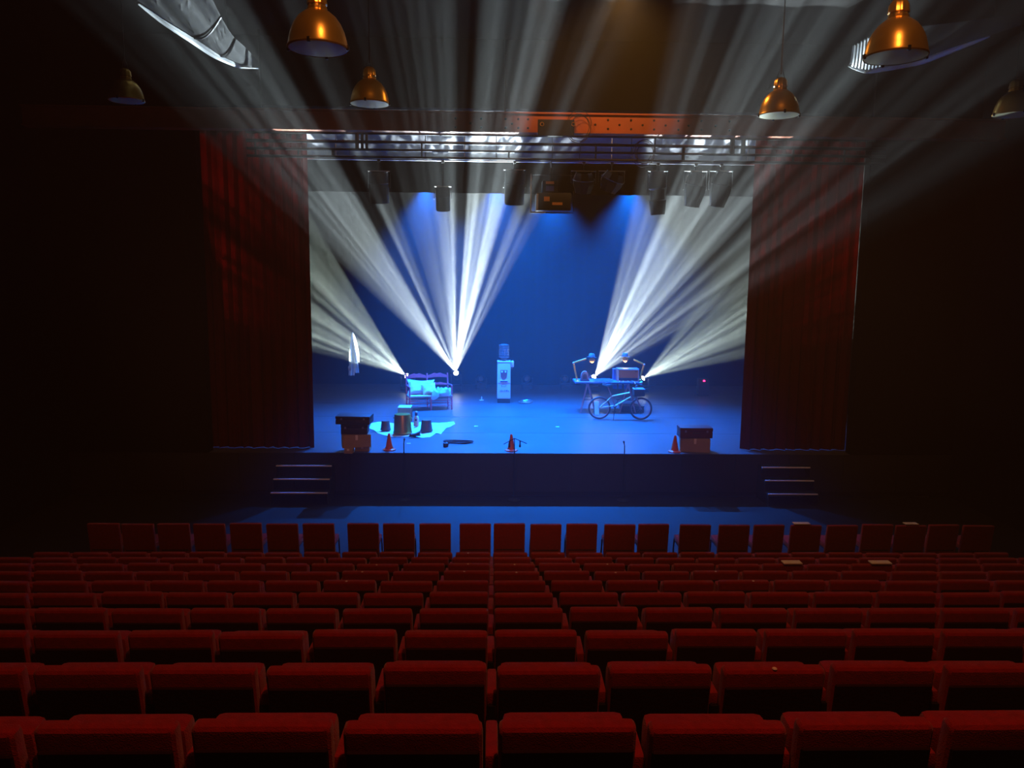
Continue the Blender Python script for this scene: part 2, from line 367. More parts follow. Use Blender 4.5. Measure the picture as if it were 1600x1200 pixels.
for z, r in zip(rz_, (.028, .026, .032, .02)): MB().tube([(bx0, 0, z), (bx1, 0, z)], r, 8).build('rail', M['steel_dark'], br)
for x, r, a, b in ((399, .02, 0, 2), (466, .012, 0, 1), (520, .03, 0, 1), (558, .04, 1, 3), (566, .03, 1, 3), (573, .03, 1, 3), (659, .015, 0, 2), (795, .02, 0, 1), (931, .02, 0, 2), (1023, .015, 1, 3), (1068, .03, 0, 2), (1144, .045, 1, 3), (1161, .045, 1, 3), (1240, .02, 0, 2), (1320, .02, 0, 2)):
    X = P(x, 232, BY).x; MB().tube([(X, 0, rz_[a]), (X, 0, rz_[b])], r, 6).build('post', M['steel_dark'], br)
for X in (bx0+.3, 0.2, bx1-.3): MB().tube([(X, 0, rz_[3]), (X, 0, 9.0-z0)], .018, 6).build('hanger', M['steel_dark'], br)
LY = 16.15
lb = thing('lighting_bar', 'long pale metal lighting bar carrying the lanterns under the bridge', 'bar', (0, LY, P(900, 253, LY).z))
LZ = P(900, 253, LY).z
MB().tube([(P(400, 253, LY).x, 0, 0), (P(1345, 253, LY).x, 0, 0)], .024, 8).build('pipe', M['steel'], lb)
for X in (-3.2, -.6, 2.4, 5.2): MB().tube([(X, 0, 0), (X, 0, 8.9-LZ)], .008, 6).build('hanging_wire', M['steel'], lb)
def coil(x, y, Y, R, n, label, seed):
    rr = random.Random(seed); c = P(x, y, Y); mb = MB(); pts = []
    for k in range(n*18):
        a = 2*PI*k/18; q_ = R*(1+.18*math.sin(a*.37+seed)+rr.uniform(-.02, .02))
        pts.append(Vector((q_*math.cos(a)*.85+.02*math.sin(a*.21), -.03+.02*math.sin(a*.5), q_*math.sin(a)-.03*math.sin(a*.13))))
    pts += [Vector((.04, -.02, -R*1.2)), Vector((.03, 0, -R*2.6))]
    o = mb.tube(pts, .006, 5).build('cable_coil', M['rubber']); o.location = c; return tag(o, label, 'cable', 'coiled cables on the bridge')
coil(904, 197, GY-.13, .24, 3, 'loose coil of black cable hanging in front of the orange girder', 1)
coil(1006, 238, BY-.02, .22, 4, 'tangled coil of black cable tied to the bridge rails', 2)

# ------------------------------------------------------------------ hanging lanterns
def lantern(x, y0, y1, wpx, tilt, kind, label, mt='steel_dark', lean=0):
    top, bot = P(x, y0, LY), P(x, y1, LY); Z = top.z-.02; h = top.z-bot.z; w = wpx*LY/FPX/2
    o = thing('stage_lantern', label, 'stage light', (top.x, LY, LZ), 0, 'lanterns hanging from the lighting bar')
    d = Z-LZ
    MB().box((-.03, -.03, -.05), (.03, .03, .035), .006, 1).tube([(0, 0, -.04), (0, 0, d+.03)], .016, 6).build('clamp', M['steel_dark'], o)
    MB().box((-w-.03, -.02, d+.02), (w+.03, .02, d+.035)).build('yoke_bar', M['alu'], o, False)
    [MB().box((sg*(w+.024)-.006, -.02, d-h*.5), (sg*(w+.024)+.006, .02, d+.03)).build('yoke_arm', M['black'], o, False) for sg in (-1, 1)]
    R = Matrix.Translation((0, 0, d-h*.48)) @ Matrix.Rotation(math.radians(lean), 4, 'Y') @ Matrix.Rotation(math.radians(tilt), 4, 'X')
    hh = h*.5/math.cos(math.radians(tilt))
    if kind == 'fresnel': prof = [(w*.72, hh*.95), (w*.8, hh*.8), (w, hh*.2), (w*.98, -hh*.2), (w*.72, -hh*.9), (w*.72, -hh)]
    elif kind == 'profile': prof = [(w*.75, hh), (w, hh*.85), (w, hh*.25), (w*.8, hh*.15), (w*.85, -hh*.3), (w*1.0, -hh*.35), (w*.8, -hh)]
    else: prof = [(w*.9, hh), (w, hh*.9), (w, -hh*.9), (w*.95, -hh)]
    MB().lathe(prof, 8 if kind == 'fresnel' else 12, capt=True, capb=False).move(R @ Matrix.Rotation(PI/8, 4, 'Z')).build('lantern_body', M[mt], o)
    MB().lathe([(prof[-1][0]*.9, -hh*.97), (.001, -hh*.9)], 12).move(R).build('lens', M['clear'], o)
    MB().lathe([(w*1.02, hh*.3), (w*1.05, hh*.26), (w*1.02, hh*.22)], 12).move(R).build('cooling_band', M['steel_dark'], o)
    return o
lantern(592, 268, 316, 30, 12, 'can', 'dark can-shaped lantern, leftmost on the lighting bar')
lantern(692, 292, 328, 22, 15, 'can', 'slim dark lantern hanging in the haze between two blue beams')
lantern(804, 266, 318, 30, 14, 'can', 'dark can-shaped lantern just left of the framed projector')
lantern(912, 268, 300, 34, 18, 'fresnel', 'short wide black lantern just right of the framed projector')
lantern(956, 268, 298, 36, 18, 'fresnel', 'wide black lantern hanging above the third blue beam from the left', lean=20)
lantern(1028, 268, 335, 27, 6, 'profile', 'long two-part profile lantern hanging vertically, longest on the bar', lean=-5)
lantern(1087, 268, 322, 32, 12, 'fresnel', 'brown-black tapered lantern, second from the right on the bar', lean=6)
lantern(1127, 268, 322, 32, 12, 'fresnel', 'hazy grey tapered lantern, rightmost on the bar', lean=7)
# framed projector in the middle
PY = 15.7
c0 = P(862, 262, PY); pj = thing('framed_projector', 'black projector with orange labels hung in a pale metal frame, centre of the bar', 'projector', c0)
def L_(x, y): v = P(x, y, PY)-c0; return v
A = L_(832, 272); B = L_(829, 333); C = L_(896, 331); D = L_(898, 272)
MB().box((B.x-.01, -.02, B.z), (B.x+.012, .02, A.z)).box((B.x, -.02, B.z), (B.x+.30, .02, B.z+.03)).box((B.x+.11, -.02, B.z+.05), (B.x+.15, .04, B.z+.38)).build('cradle', M['alu'], pj, False)
MB().box((B.x+.3, -.02, B.z), (C.x, .02, B.z+.02)).box((C.x-.01, -.02, C.z), (C.x+.008, .02, C.z+.4)).box((B.x, -.01, A.z-.015), (C.x, .01, A.z)).build('cradle_rail', M['steel_dark'], pj, False)
a, b = L_(838, 331), L_(893, 301); MB().box((a.x, .03, a.z+.03), (b.x, .55, b.z), .02, 2).build('projector_body', M['black'], pj)
a, b = L_(848, 300), L_(872, 281); MB().box((a.x, .05, a.z), (b.x, .4, b.z), .01, 1).build('power_unit', M['black'], pj)
MB().tube([L_(862, 281)+Vector((0, .1, 0)), L_(862, 262)+Vector((0, .1, -.0)), Vector((0, .33, LZ-c0.z))], .02, 6).build('hanging_pole', M['steel_dark'], pj)
for (x0, y0, x1, y1, mm, yy) in ((850, 314, 859, 307, 'label', .022), (863, 320, 879, 316, 'label', .022), (853, 287, 866, 283, 'label', .042), (853, 298, 866, 290, 'bluelabel', .042)):
    a, b = L_(x0, y0), L_(x1, y1); MB().box((a.x, yy, a.z), (b.x, yy+.008, b.z)).build('sticker', M[mm], pj, False)
# blue pars behind the border
for i, (x, y) in enumerate(BLUE_PX):
    p = P(x, y, 20.6); o = thing('blue_par_lamp', ('blue LED par lamp behind the border drape, %s of the four' % ('first from left', 'second from left', 'third from left', 'rightmost')[i]), 'stage light', (p.x, p.y, p.z), 0, 'blue lamps upstage')
    R = Matrix.Rotation(math.radians(-22), 4, 'X')
    MB().lathe([(.10, .06), (.11, .1), (.11, .3), (.06, .38)], 14, capt=True).move(R).build('lamp_body', M['black'], o)
    MB().lathe([(.10, .075), (.001, .08)], 14).move(R).build('lens', M['bluelens'], o)
    MB().box((-.14, -.01, .2), (-.125, .01, .5)).box((.125, -.01, .2), (.14, .01, .5)).box((-.14, -.01, .49), (.14, .01, .505)).tube([(0, 0, .5), (0, 0, 8.15-p.z)], .012, 6).build('yoke', M['steel_dark'], o)

# ------------------------------------------------------------------ brass pendants
def pendant(x, y, wpx, Y, label):
    p = P(x, y, Y); s = wpx*Y/FPX/.5
    o = thing('pendant_lamp', label, 'pendant lamp', p, 0, 'brass bell pendant lamps over the seats')
    prof = [(.25, 0), (.255, .012), (.247, .03), (.238, .08), (.222, .14), (.195, .20), (.155, .255), (.105, .295), (.075, .312)]
    MB().lathe([(r*s, z*s) for r, z in prof], 40).build('lamp_shade', M['brass'], o)
    MB().lathe([((r-.006)*s, (z+.001)*s) for r, z in prof[:-1]]+[(.001, .30*s)], 40).build('inner_shade', M['enamel'], o, label='white enamel inside of the shade')
    MB().lathe([(.078*s, .305*s), (.080*s, .33*s), (.070*s, .335*s), (.070*s, .35*s), (.080*s, .355*s), (.072*s, .42*s), (.05*s, .45*s), (.03*s, .46*s)], 36, capt=True, rib=.006*s, ribn=18).build('neck', M['brass'], o)
    MB().lathe([(.247*s, .004*s), (.20*s, -.004*s), (.001, -.008*s), (.001, .004*s), (.20*s, .006*s), (.247*s, .006*s)], 32).build('cover_glass', M['frost'], o, label='frosted white cover glass')
    MB().lathe([(.035*s, .12*s), (.05*s, .17*s), (.04*s, .24*s), (.02*s, .28*s)], 14, capb=True).build('bulb', M['enamel'], o)
    for k in range(4):
        a = k*PI/2+PI/2*.95; MB().box((-.012*s, -.01*s, -.012*s), (.012*s, .012*s, .028*s), .002, 1).move(Matrix.Rotation(a, 4, 'Z') @ Matrix.Translation((0, .253*s, 0))).build('clip', M['steel_dark'], o)
    top = 9.0-p.z
    MB().tube([(0, 0, .50*s), (0, 0, top)], .007, 6).tube([(-.06*s, 0, .42*s), (0, 0, .62*s), (.06*s, 0, .42*s)], .005, 5).build('suspension_cord', M['steel_dark'], o)
    return o
pendant(497, 77, 88, 6.9, 'large brass bell pendant lamp at the top, left of the stage centre')
pendant(578, 163, 58, 10.3, 'small brass pendant lamp hanging just above the left part of the girder')
pendant(1217, 181, 60, 10.1, 'small brass pendant lamp hanging just below the girder line on the right')
pendant(1399, 90, 90, 6.8, 'large brass bell pendant lamp in front of the bright ribbed ceiling panel')
pendant(198, 158, 50, 10.6, 'dim brass pendant lamp far left, mostly lost in the dark')
pendant(1583, 180, 56, 10.3, 'dim brass pendant lamp at the far right edge of the view')

# ------------------------------------------------------------------ curved ceiling panels
def sail(lower, upper, z, label, ribs):
    o = thing('ceiling_panel', label, 'ceiling panel', (0, 0, z), 0, 'curved reflector panels under the ceiling')
    Lw = [G(x, y, z)-Vector((0, 0, z)) for x, y in lower]; Up = [G(x, y, z+.12)-Vector((0, 0, z)) for x, y in upper]
    def samp(A_, t):
        t *= len(A_)-1; i = min(int(t), len(A_)-2); return A_[i].lerp(A_[i+1], t-i)
    mb = MB(); mb.surf(lambda u, v: samp(Lw, u).lerp(samp(Up, u), v)-Vector((0, 0, .10*math.sin(PI*v))), 16, 8)
    bmesh.ops.solidify(mb.bm, geom=list(mb.bm.faces), thickness=.03)
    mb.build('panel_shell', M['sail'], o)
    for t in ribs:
        MB().tube([samp(Lw, t).lerp(samp(Up, t), v/6)-Vector((0, 0, .115*math.sin(PI*v/6)+.01)) for v in range(7)], .016, 5).build('rib', M['steel_dark'] if len(ribs) < 4 else M['enamel'], o)  # white on the ribbed panel, painting its bright lit tip
    MB().tube([samp(Lw, k/20*.8)+Vector((0, 0, -.03)) for k in range(21)], [.012+.05*math.sin(PI*k/20)**.7 for k in range(21)], 8).build('lit_edge_strip', M['enamel'], o, label='white strip painted as the lit edge')  # white strip paints the beam light along the lower edge
    for t in (.3, .8):
        q_ = samp(Lw, t).lerp(samp(Up, t), .5); MB().tube([q_+Vector((0, 0, -.04)), Vector((q_.x, q_.y, 9.0-z))], .01, 5).build('hanger', M['steel_dark'], o)
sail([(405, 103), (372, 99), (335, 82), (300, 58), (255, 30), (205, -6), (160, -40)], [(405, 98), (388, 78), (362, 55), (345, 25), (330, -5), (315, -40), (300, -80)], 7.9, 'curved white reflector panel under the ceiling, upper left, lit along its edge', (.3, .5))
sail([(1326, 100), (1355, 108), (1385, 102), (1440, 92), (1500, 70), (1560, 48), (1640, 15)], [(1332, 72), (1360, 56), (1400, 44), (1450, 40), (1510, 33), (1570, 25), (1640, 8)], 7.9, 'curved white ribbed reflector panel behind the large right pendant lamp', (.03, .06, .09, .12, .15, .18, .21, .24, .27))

# ------------------------------------------------------------------ seats
def make_seat():
    o = thing('theatre_seat', 'x', 'seat')
    lean = Matrix.Rotation(math.radians(8), 4, 'X')
    def pad(w, h, t, z0, sag=.006):
        mb = MB(); mb.box((-w/2, -t/2, 0), (w/2, t/2, h), .028, 3)
        for v in mb.bm.verts:
            if v.co.z > h*.7: v.co.z += sag*((v.co.x/(w/2))**2)-.002
        return mb
    lm = Matrix.Translation((0, .045, .848)) @ lean @ Matrix.Translation((0, 0, -.60))
    pad(.456, .60, .066, 0).move(lm).build('backrest', M['plush'], o)
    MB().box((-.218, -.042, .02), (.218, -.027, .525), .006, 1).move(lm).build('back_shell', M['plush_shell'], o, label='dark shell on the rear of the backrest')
    MB().box((-.215, .16, .36), (.215, .26, .78), .03, 2, ('X', math.radians(8))).build('seat_cushion', M['plush'], o)
    MB().box((-.272, .075, .645), (-.228, .29, .712), .012, 2).box((-.266, .09, .12), (-.234, .29, .66)).build('armrest', M['plush'], o)
    MB().box((-.266, .055, 0), (-.234, .085, .66)).box((-.266, .055, 0), (-.234, .32, .03)).build('stand', M['steel_dark'], o, False)
    return o
seat0 = make_seat(); seat_tree = treeof(seat0); arm_end = [c for c, _ in seat_tree if c.name in ('armrest', 'stand')]
ORD = ['first', 'second', 'third', 'fourth', 'fifth', 'sixth', 'seventh', 'eighth', 'ninth', 'tenth', 'eleventh', 'twelfth', 'thirteenth', 'fourteenth', 'fifteenth']
ROWN = ['nearest', 'second-nearest', 'third-nearest', 'fourth-nearest', 'fifth-nearest', 'sixth-nearest', 'seventh-nearest', 'eighth-nearest', 'ninth-nearest', 'tenth-nearest']
first = True
rs = random.Random(11)
for k in range(10):
    y, z = rowy(k), rowz(k)
    for i in range(-13, 15):
        X = (i+.5)*SP
        if X < -6.0 or X > 7.1: continue
        px = [proj((X+s*.26, y, z+.86))[0] for s in (-1, 1)]
        if px[1] < -12 or px[0] > 1612: continue
        n_ = -i if i < 0 else i+1; side = 'left' if i < 0 else 'right'
        lab = 'red plush seat, %s row, %s seat %s of the centre gap' % (ROWN[k], ORD[n_-1], side)
        loc = (X+rs.uniform(-.004, .004), y+rs.uniform(-.008, .008), z)
        rot = (rs.uniform(-.012, .022), 0, rs.uniform(-.008, .008)); grp = 'theatre seats in the %s row' % ROWN[k]
        if first:
            s_ = seat0; s_.location = loc; s_.rotation_euler = rot; s_['label'] = lab; s_['group'] = grp; first = False
        else: s_ = dup(seat0, seat_tree, loc, rot, lab, grp)
        s_.location.z += .003 if rot[0] < 0 else .003
seats_ = [o for o in bpy.data.objects if o.name.startswith('theatre_seat')]
tagm = MB().lathe([(.009, -.002), (.012, 0), (.009, .004)], 8, capb=True, capt=True).build('number_tag', M['paper'], None)
used_ = set(); bpy.context.view_layer.update()
for x, y in ((731, 860), (588, 881), (731, 881), (804, 882), (950, 883), (565, 893), (725, 894), (807, 895), (962, 895), (540, 907), (1180, 912), (1212, 1050), (1120, 894)):
    best = min((o for o in seats_ if o.name not in used_), key=lambda o: (proj(o.location+Vector((0, 0, .86)))[0]-x)**2*.2+(proj(o.location+Vector((0, 0, .86)))[1]-y)**2*4)
    used_.add(best.name); c = tagm.copy() if used_ and len(used_) > 1 else tagm
    if c is not tagm: COL.objects.link(c)
    c.parent = best; dx = max(-.18, min(.18, (x-proj(best.location+Vector((0, 0, .86)))[0])*best.location.y/FPX)); c.location = (dx, .03, .851)
# loose chairs of the front row
FY = 11.12; FSP = 56.6*FY/FPX; fz = P(820, 820, FY).z
def make_chair():
    o = thing('front_row_chair', 'x', 'chair'); h = fz; lean = math.radians(7)
    lm = Matrix.Translation((0, .03, h)) @ Matrix.Rotation(lean, 4, 'X') @ Matrix.Translation((0, 0, -.56))
    MB().box((-.235, -.03, 0), (.235, .03, .56), .022, 2).move(lm).build('backrest', M['plush'], o)
    MB().box((-.205, .10, .40), (.205, .56, .48), .025, 2).build('seat_cushion', M['plush'], o)
    for sx in (-1, 1):
        for sy in (.12, .53): MB().tube([(sx*.2, sy, .41), (sx*.21, sy+(.02 if sy > .3 else -.03), 0)], .012, 6).build('leg', M['steel_dark'], o)
    MB().box((-.2, .05, .385), (.2, .55, .405)).build('seat_frame', M['steel_dark'], o, False)
    return o
ch0 = make_chair(); ch_tree = treeof(ch0)
starts = [135, 190, 245, 301, 357, 415, 471.5, 541, 597, 654, 717, 770.5, 827.5, 884, 943, 996.5, 1061, 1121.5, 1176, 1233, 1290, 1347, 1397, 1450, 1502]
for j, sx in enumerate(starts):
    X = P(sx+25.5, 840, FY).x
    lab = 'red upholstered chair in the front row, %s chair from the left end' % (ORD[j] if j < 15 else ['sixteenth', 'seventeenth', 'eighteenth', 'nineteenth', 'twentieth', 'twenty-first', 'twenty-second', 'twenty-third', 'twenty-fourth', 'twenty-fifth'][j-15])
    loc = (X, FY+rs.uniform(-.03, .03), 0); rot = (0, 0, rs.uniform(-.025, .025)); grp = 'chairs of the front row'
    if j == 0: ch0.location = loc; ch0.rotation_euler = rot; ch0['label'] = lab; ch0['group'] = grp
    else: dup(ch0, ch_tree, loc, rot, lab, grp)
def sheet(x, y, Y, w, label, z=None):
    p = P(x, y, Y)
    if z is not None: p.z = z
    o = MB().box((-w/2, -.05, 0), (w/2, .05, .014), .003, 1).build('paper_notice', M['paper'], None, False); o.location = p
    tag(o, label, 'paper', 'pale paper notices on seat backs')
sheet(1252, 819.5, FY+.03, .25, 'pale paper lying on top of a front row chair back, right of the centre', fz+.012)
sheet(1423, 817, FY+.03, .20, 'pale paper on a front row chair back near the right end', fz+.012)
sheet(1237, 881, rowy(7)+.03, .21, 'thin pale paper strip on a red seat back, right of the centre', rowz(7)+.872)
sheet(1375, 880, rowy(7)+.03, .23, 'bright pale paper strip on a red seat back near the right side', rowz(7)+.872)

# ------------------------------------------------------------------ steps
def steps(cx, px, label, w=1.12):
    o = thing('stage_steps', label, 'steps', (cx, SY, 0), 0, 'portable steps up to the stage')
    for i, (z, d) in enumerate(((.68, .22), (.46, .44), (.24, .66))):
        MB().box((-w/2, -d, z-.03), (w/2, -d+.24, z)).build('tread', M['black'], o, False)
        MB().box((-w/2, -d-.006, z-.022), (w/2, -d+.02, z+.004), .003, 1).build('nosing', M['nosing'], o, False)
    for s in (-1, 1):
        MB().ext([(0, 0)], 0, 1) if False else None
        mb = MB(); pts = [(-.68, 0), (-.68, .22), (-.46, .22), (-.46, .44), (-.24, .44), (-.24, .66), (-.01, .66), (-.01, 0)]
        A_ = [mb.bm.verts.new((s*w/2-.012, a, b)) for a, b in pts]; B_ = [mb.bm.verts.new((s*w/2+.012, a, b)) for a, b in pts]
        mb.bm.faces.new(A_); mb.bm.faces.new(B_[::-1])
        for k in range(8): mb.bm.faces.new((A_[k], A_[(k+1) % 8], B_[(k+1) % 8], B_[k]))
        mb.build('side_panel', M['black'], o, False)
steps(P(474, 755, 15.2).x, 0, 'black portable steps with pale tread edges against the stage, left side')
steps(P(1229, 762, 15.2).x, 0, 'black portable steps with pale tread edges against the stage, right side', 1.0)
# ------------------------------------------------------------------ stage properties
def on(x, y): return G(x, y, SZ)
# two-seat ladder-back bench
b0 = on(673.5, 641.5)
bench = thing('double_chair', 'reddish wooden two-seat ladder-back chair with cushions, left part of the stage', 'chair', b0, math.radians(17))
W2, D2, HS, HB = .58, .44, .42, .96
for x in (-W2, 0, W2):
    MB().tube([(x, 0, 0), (x, 0, HS+(.22 if x else .0))], [.02, .022], 8).build('leg', M['pinkwood'], bench)
    MB().tube([(x, D2, 0), (x, D2+.01, HS), (x, D2+.07, HB)], .022, 8).build('back_post', M['pinkwood'], bench)
MB().box((-W2-.02, -.02, HS-.05), (W2+.02, D2+.02, HS), .012, 2).build('seat', M['white'], bench, label='pale woven seat')
def crest(x0, x1, z, hh):
    mb = MB(); n_ = 16; lo, hi = [], []
    for i in range(n_+1):
        u = i/n_; a = abs(2*u-1); up = hh*(1-.5*a**2+.12*math.cos(6*PI*u)*(1-a)); lo.append((x0+(x1-x0)*u, z+.018*math.sin(PI*u))); hi.append((x0+(x1-x0)*u, z+up))
    mb.ext(lo+hi[::-1], -.01, .01); return mb
for x0, x1 in ((-W2+.02, -.02), (.02, W2-.02)):
    crest(x0, x1, HB-.13, .13).move(Matrix.Translation((0, D2+.062, 0))).build('back_rail', M['pinkwood'], bench)
    crest(x0, x1, HB-.34, .085).move(Matrix.Translation((0, D2+.04, 0))).build('back_rail', M['pinkwood'], bench)
for z in (.13, .27):
    for y in (0, D2):
        MB().tube([(-W2, y, z), (0, y, z)], .011, 6).tube([(0, y, z), (W2, y, z)], .011, 6).build('stretcher', M['pinkwood'], bench)
for s in (-1, 1):
    MB().tube([(s*W2, -.04, HS+.23), (s*(W2+.015), .1, HS+.25), (s*W2, D2+.03, HS+.23)], .02, 8).build('armrest', M['pinkwood'], bench)
    for z in (.16, .3): MB().tube([(s*W2, 0, z), (s*W2, D2, z)], .010, 6).build('stretcher', M['pinkwood'], bench)
def pillow(w, h, t, seed, ear=.05):
    rr = random.Random(seed); ph = [rr.uniform(0, 6) for _ in range(6)]
    def f(side):
        def g_(u, v):
            x, y = 2*u-1, 2*v-1; e = (1-x**4)*(1-y**4)
            k = 1+ear*(abs(x*y)**3)*2-.06*(1-abs(x))*(abs(y))**2
            wr = .10*math.sin(5*x+ph[0]+3*y)+.08*math.sin(9*y+ph[1]-4*x)
            return Vector((x*w/2*k, side*(t/2*max(e, 0)**.55*(1+wr)), y*h/2*k))
        return g_
    mb = MB(); mb.surf(f(1), 14, 12); mb.surf(f(-1), 14, 12); bmesh.ops.remove_doubles(mb.bm, verts=list(mb.bm.verts), dist=.0015); return mb
def inb(p): return bench.matrix_basis @ Vector(p) if False else (Matrix.Translation(b0) @ Matrix.Rotation(math.radians(17), 4, 'Z')) @ Vector(p)
o = pillow(.66, .40, .17, 2, .10).build('pillow', M['white']); o.location = inb((-.22, .27, HS+.19)); o.rotation_euler = (math.radians(-28), math.radians(4), math.radians(17)); tag(o, 'large white pillow leaning on the left side of the two-seat chair', 'pillow')
o = pillow(.36, .30, .13, 5, .06).build('cushion', M['yellowcloth']); o.location = inb((-.03, .10, HS+.16)); o.rotation_euler = (math.radians(-30), math.radians(-6), math.radians(17)); tag(o, 'small cream cushion in front of the white pillow on the two-seat chair', 'cushion')
def cloth(w, d, amp, seed, fall=None):
    rr = random.Random(seed); ph = [rr.uniform(0, 6) for _ in range(8)]
    def f(u, v):
        x, y = (u-.5)*w, (v-.5)*d
        z = amp*(abs(math.sin(7*u+ph[0]+3*v))+.6*abs(math.sin(11*v+ph[1]-4*u))+.4*math.sin(17*u+ph[2])*math.sin(13*v+ph[3]))
        e = 1+.10*math.sin(9*u+ph[4])*(abs(v-.5)*2)+.08*math.sin(8*v+ph[5])*(abs(u-.5)*2)
        x, y = x*e, y*e
        if fall and y < fall: z2 = z; over = fall-y; return Vector((x+.04*math.sin(12*u+ph[6]), fall-.015*math.sin(14*u)-.02, z*.5-over*(1+.25*math.sin(7*u+ph[7]))))
        return Vector((x, y, z))
    mb = MB(); mb.surf(f, 26, 22); bmesh.ops.solidify(mb.bm, geom=list(mb.bm.faces), thickness=.008); return mb
o = cloth(.56, .62, .085, 9, -.20).build('crumpled_blanket', M['white']); o.location = inb((.31, .19, HS+.015)); o.rotation_euler = (0, 0, math.radians(17)); tag(o, 'crumpled white blanket spilling over the right seat of the two-seat chair', 'blanket')

# hanging garment
HGY = 21.5; hp = P(551.5, 519, HGY); sc_ = HGY/FPX
hg = thing('hanging_garment', 'long white translucent cloth garment hanging in the air, left side of the stage', 'garment', hp)
def hang(x0, x1, zt, zb, y0, seed):
    rr = random.Random(seed); a_ = rr.uniform(0, 6)
    def f(u, v):
        wd = .12+.88*min(1, (v*1.9))**.8; c_ = (x0+x1)/2
        return Vector((c_*v+(x0-c_+(x1-x0)*u)*wd, y0+.03*math.sin(9*u+a_)*v, zt+(zb-zt)*v))
    mb = MB(); mb.surf(f, 16, 14); return mb
hang(-.15, .02, -.02, -68*sc_, 0, 1).build('cloth_tail', M['gauze'], hg)
hang(-.06, .17, -.0, -47*sc_, -.03, 2).build('cloth_front', M['gauze'], hg)
hang(.02, .15, -.05, -64*sc_, .03, 3).build('cloth_tail', M['gauze'], hg)
MB().box((-.15, -.03, -60*sc_), (-.06, .0, -53*sc_), .015, 2).build('pocket_patch', M['card'], hg, label='small tan patch')
MB().tube([(0, 0, -.02), (0, 0, 8.14-hp.z)], .003, 5).build('hanging_wire', M['steel_dark'], hg)
MB().tube([(-.09, 0, -.12), (0, 0, -.01), (.10, 0, -.12)], .01, 6).build('hanger', M['steel_dark'], hg)

# moving heads on the floor
def moving_head(p, d, label, lit=True, s=1.0):
    o = thing('moving_head', label, 'stage light', (p[0], p[1], SZ), 0, 'moving head lights along the back of the stage')
    d = Vector(d).normalized(); hz_ = p[2]-SZ
    c = Vector((0, 0, hz_))-d*.20*s
    MB().box((-.17*s, -.15*s, 0), (.17*s, .15*s, .14*s), .02, 2).build('base', M['black'], o)
    top = c.z; 
    MB().box((-.20*s, -.05*s, .14*s), (.20*s, .05*s, .19*s), .01, 1).box((-.20*s, -.05*s, .15*s), (-.155*s, .05*s, top+.04)).box((.155*s, -.05*s, .15*s), (.20*s, .05*s, top+.04)).build('yoke', M['black'], o, False)
    R = d.to_track_quat('Z', 'Y').to_matrix().to_4x4()
    MB().lathe([(.06*s, -.20*s), (.12*s, -.14*s), (.135*s, .02*s), (.11*s, .14*s), (.10*s, .17*s)], 18, capb=True).move(Matrix.Translation(c) @ R).build('head', M['black'], o)
    MB().lathe([(.085*s, .165*s), (.04*s, .175*s), (.001, .178*s)], 18).move(Matrix.Translation(c) @ R).build('lens', M['lens'] if lit else M['clear'], o, label='brightly lit lens' if lit else None)
    return o
ax = [(-.75, -.55, .55), (-.1, -.75, .6), (.4, -.7, .6), (.7, -.55, .5)]
nm = ['lit moving head just left of the two-seat chair, beams fanning to the left', 'brightest lit moving head, just right of the two-seat chair', 'lit moving head hidden behind the table, beams rising past the desk lamp', 'lit moving head at the right end of the table, beams fanning to the right']
for p, d, l in zip(HP, ax, nm):
    d = Vector(d).normalized(); moving_head(p-d*.05, d, l, True, .9)
for x, l in ((752, 'unlit moving head in the dark just right of the brightest light'), (824, 'unlit moving head in the dark just right of the water dispenser'), (884, 'unlit moving head in the dark, just left of the table')):
    moving_head(P(x, 592, 25.0), (.1, -1, .1), l, False, .95)
o = MB().box((-.03, -.02, -.02), (.03, .02, .02), .008, 1).build('indicator_lamp', M['redled']); q = P(1100, 595, 23.5)
dv = thing('floor_device', 'small black stage box with a glowing red indicator, right rear of the stage', 'device', (q.x, q.y, SZ))
MB().box((-.16, 0, 0), (.16, .25, q.z-SZ+.06), .015, 1).build('housing', M['black'], dv); o.parent = dv; o.location = (0, -.015, q.z-SZ)

# water dispenser
w0 = on(787, 630); s_ = w0.y/FPX
wd = thing('water_dispenser', 'tall white water dispenser with a clear bottle on top, centre of the stage', 'water dispenser', w0)
hw = 10.6*s_; H1 = 66*s_
MB().box((-hw*.95, 0, 0), (hw*.95, .36, 7*s_), .015, 2).build('plinth', M['black'], wd)
MB().box((-hw, -.02, 7*s_), (hw, .38, H1), .035, 3).build('cabinet', M['cooler'], wd)
MB().box((-hw*.97, -.028, 33*s_), (hw*.97, -.018, 33.8*s_)).build('seam', M['enamel'], wd, False)
MB().ext([(-.52*hw, 53*s_), (.52*hw, 53*s_), (.42*hw, 41*s_), (.1*hw, 37*s_), (-.2*hw, 37*s_), (-.45*hw, 42*s_)], -.03, -.015).build('niche', M['niche'], wd, False)
for x in (-.3, .22): MB().box((x*hw-.022, -.07, 49*s_), (x*hw+.022, -.02, 51.5*s_), .006, 1).build('tap', M['enamel'], wd)
MB().box((-.55*hw, -.05, 36*s_), (.55*hw, -.02, 37*s_)).build('drip_tray', M['enamel'], wd, False)
rl = random.Random(3)
def scrawl(z, x0, x1, h, n_, label):
    mb = MB(); 
    for i in range(n_):
        xa = x0+(x1-x0)*i/n_; wl = (x1-x0)/n_*.7
        pts = [(xa+rl.uniform(0, 1)*wl, -.026, z+rl.uniform(0, h)) for _ in range(4)]; mb.tube(pts, .006, 5)
    mb.build('lettering', M['ink'], wd, label=label)
MB().box((-.5*hw, -.029, 33.9*s_), (.55*hw, -.018, 36*s_)).build('label_band', M['bluelabel'], wd, False)
scrawl(26.5*s_, -.35*hw, .45*hw, 3*s_, 3, 'short dark handwritten word')
scrawl(18.5*s_, -.6*hw, .8*hw, 3*s_, 7, 'longer dark handwritten word')
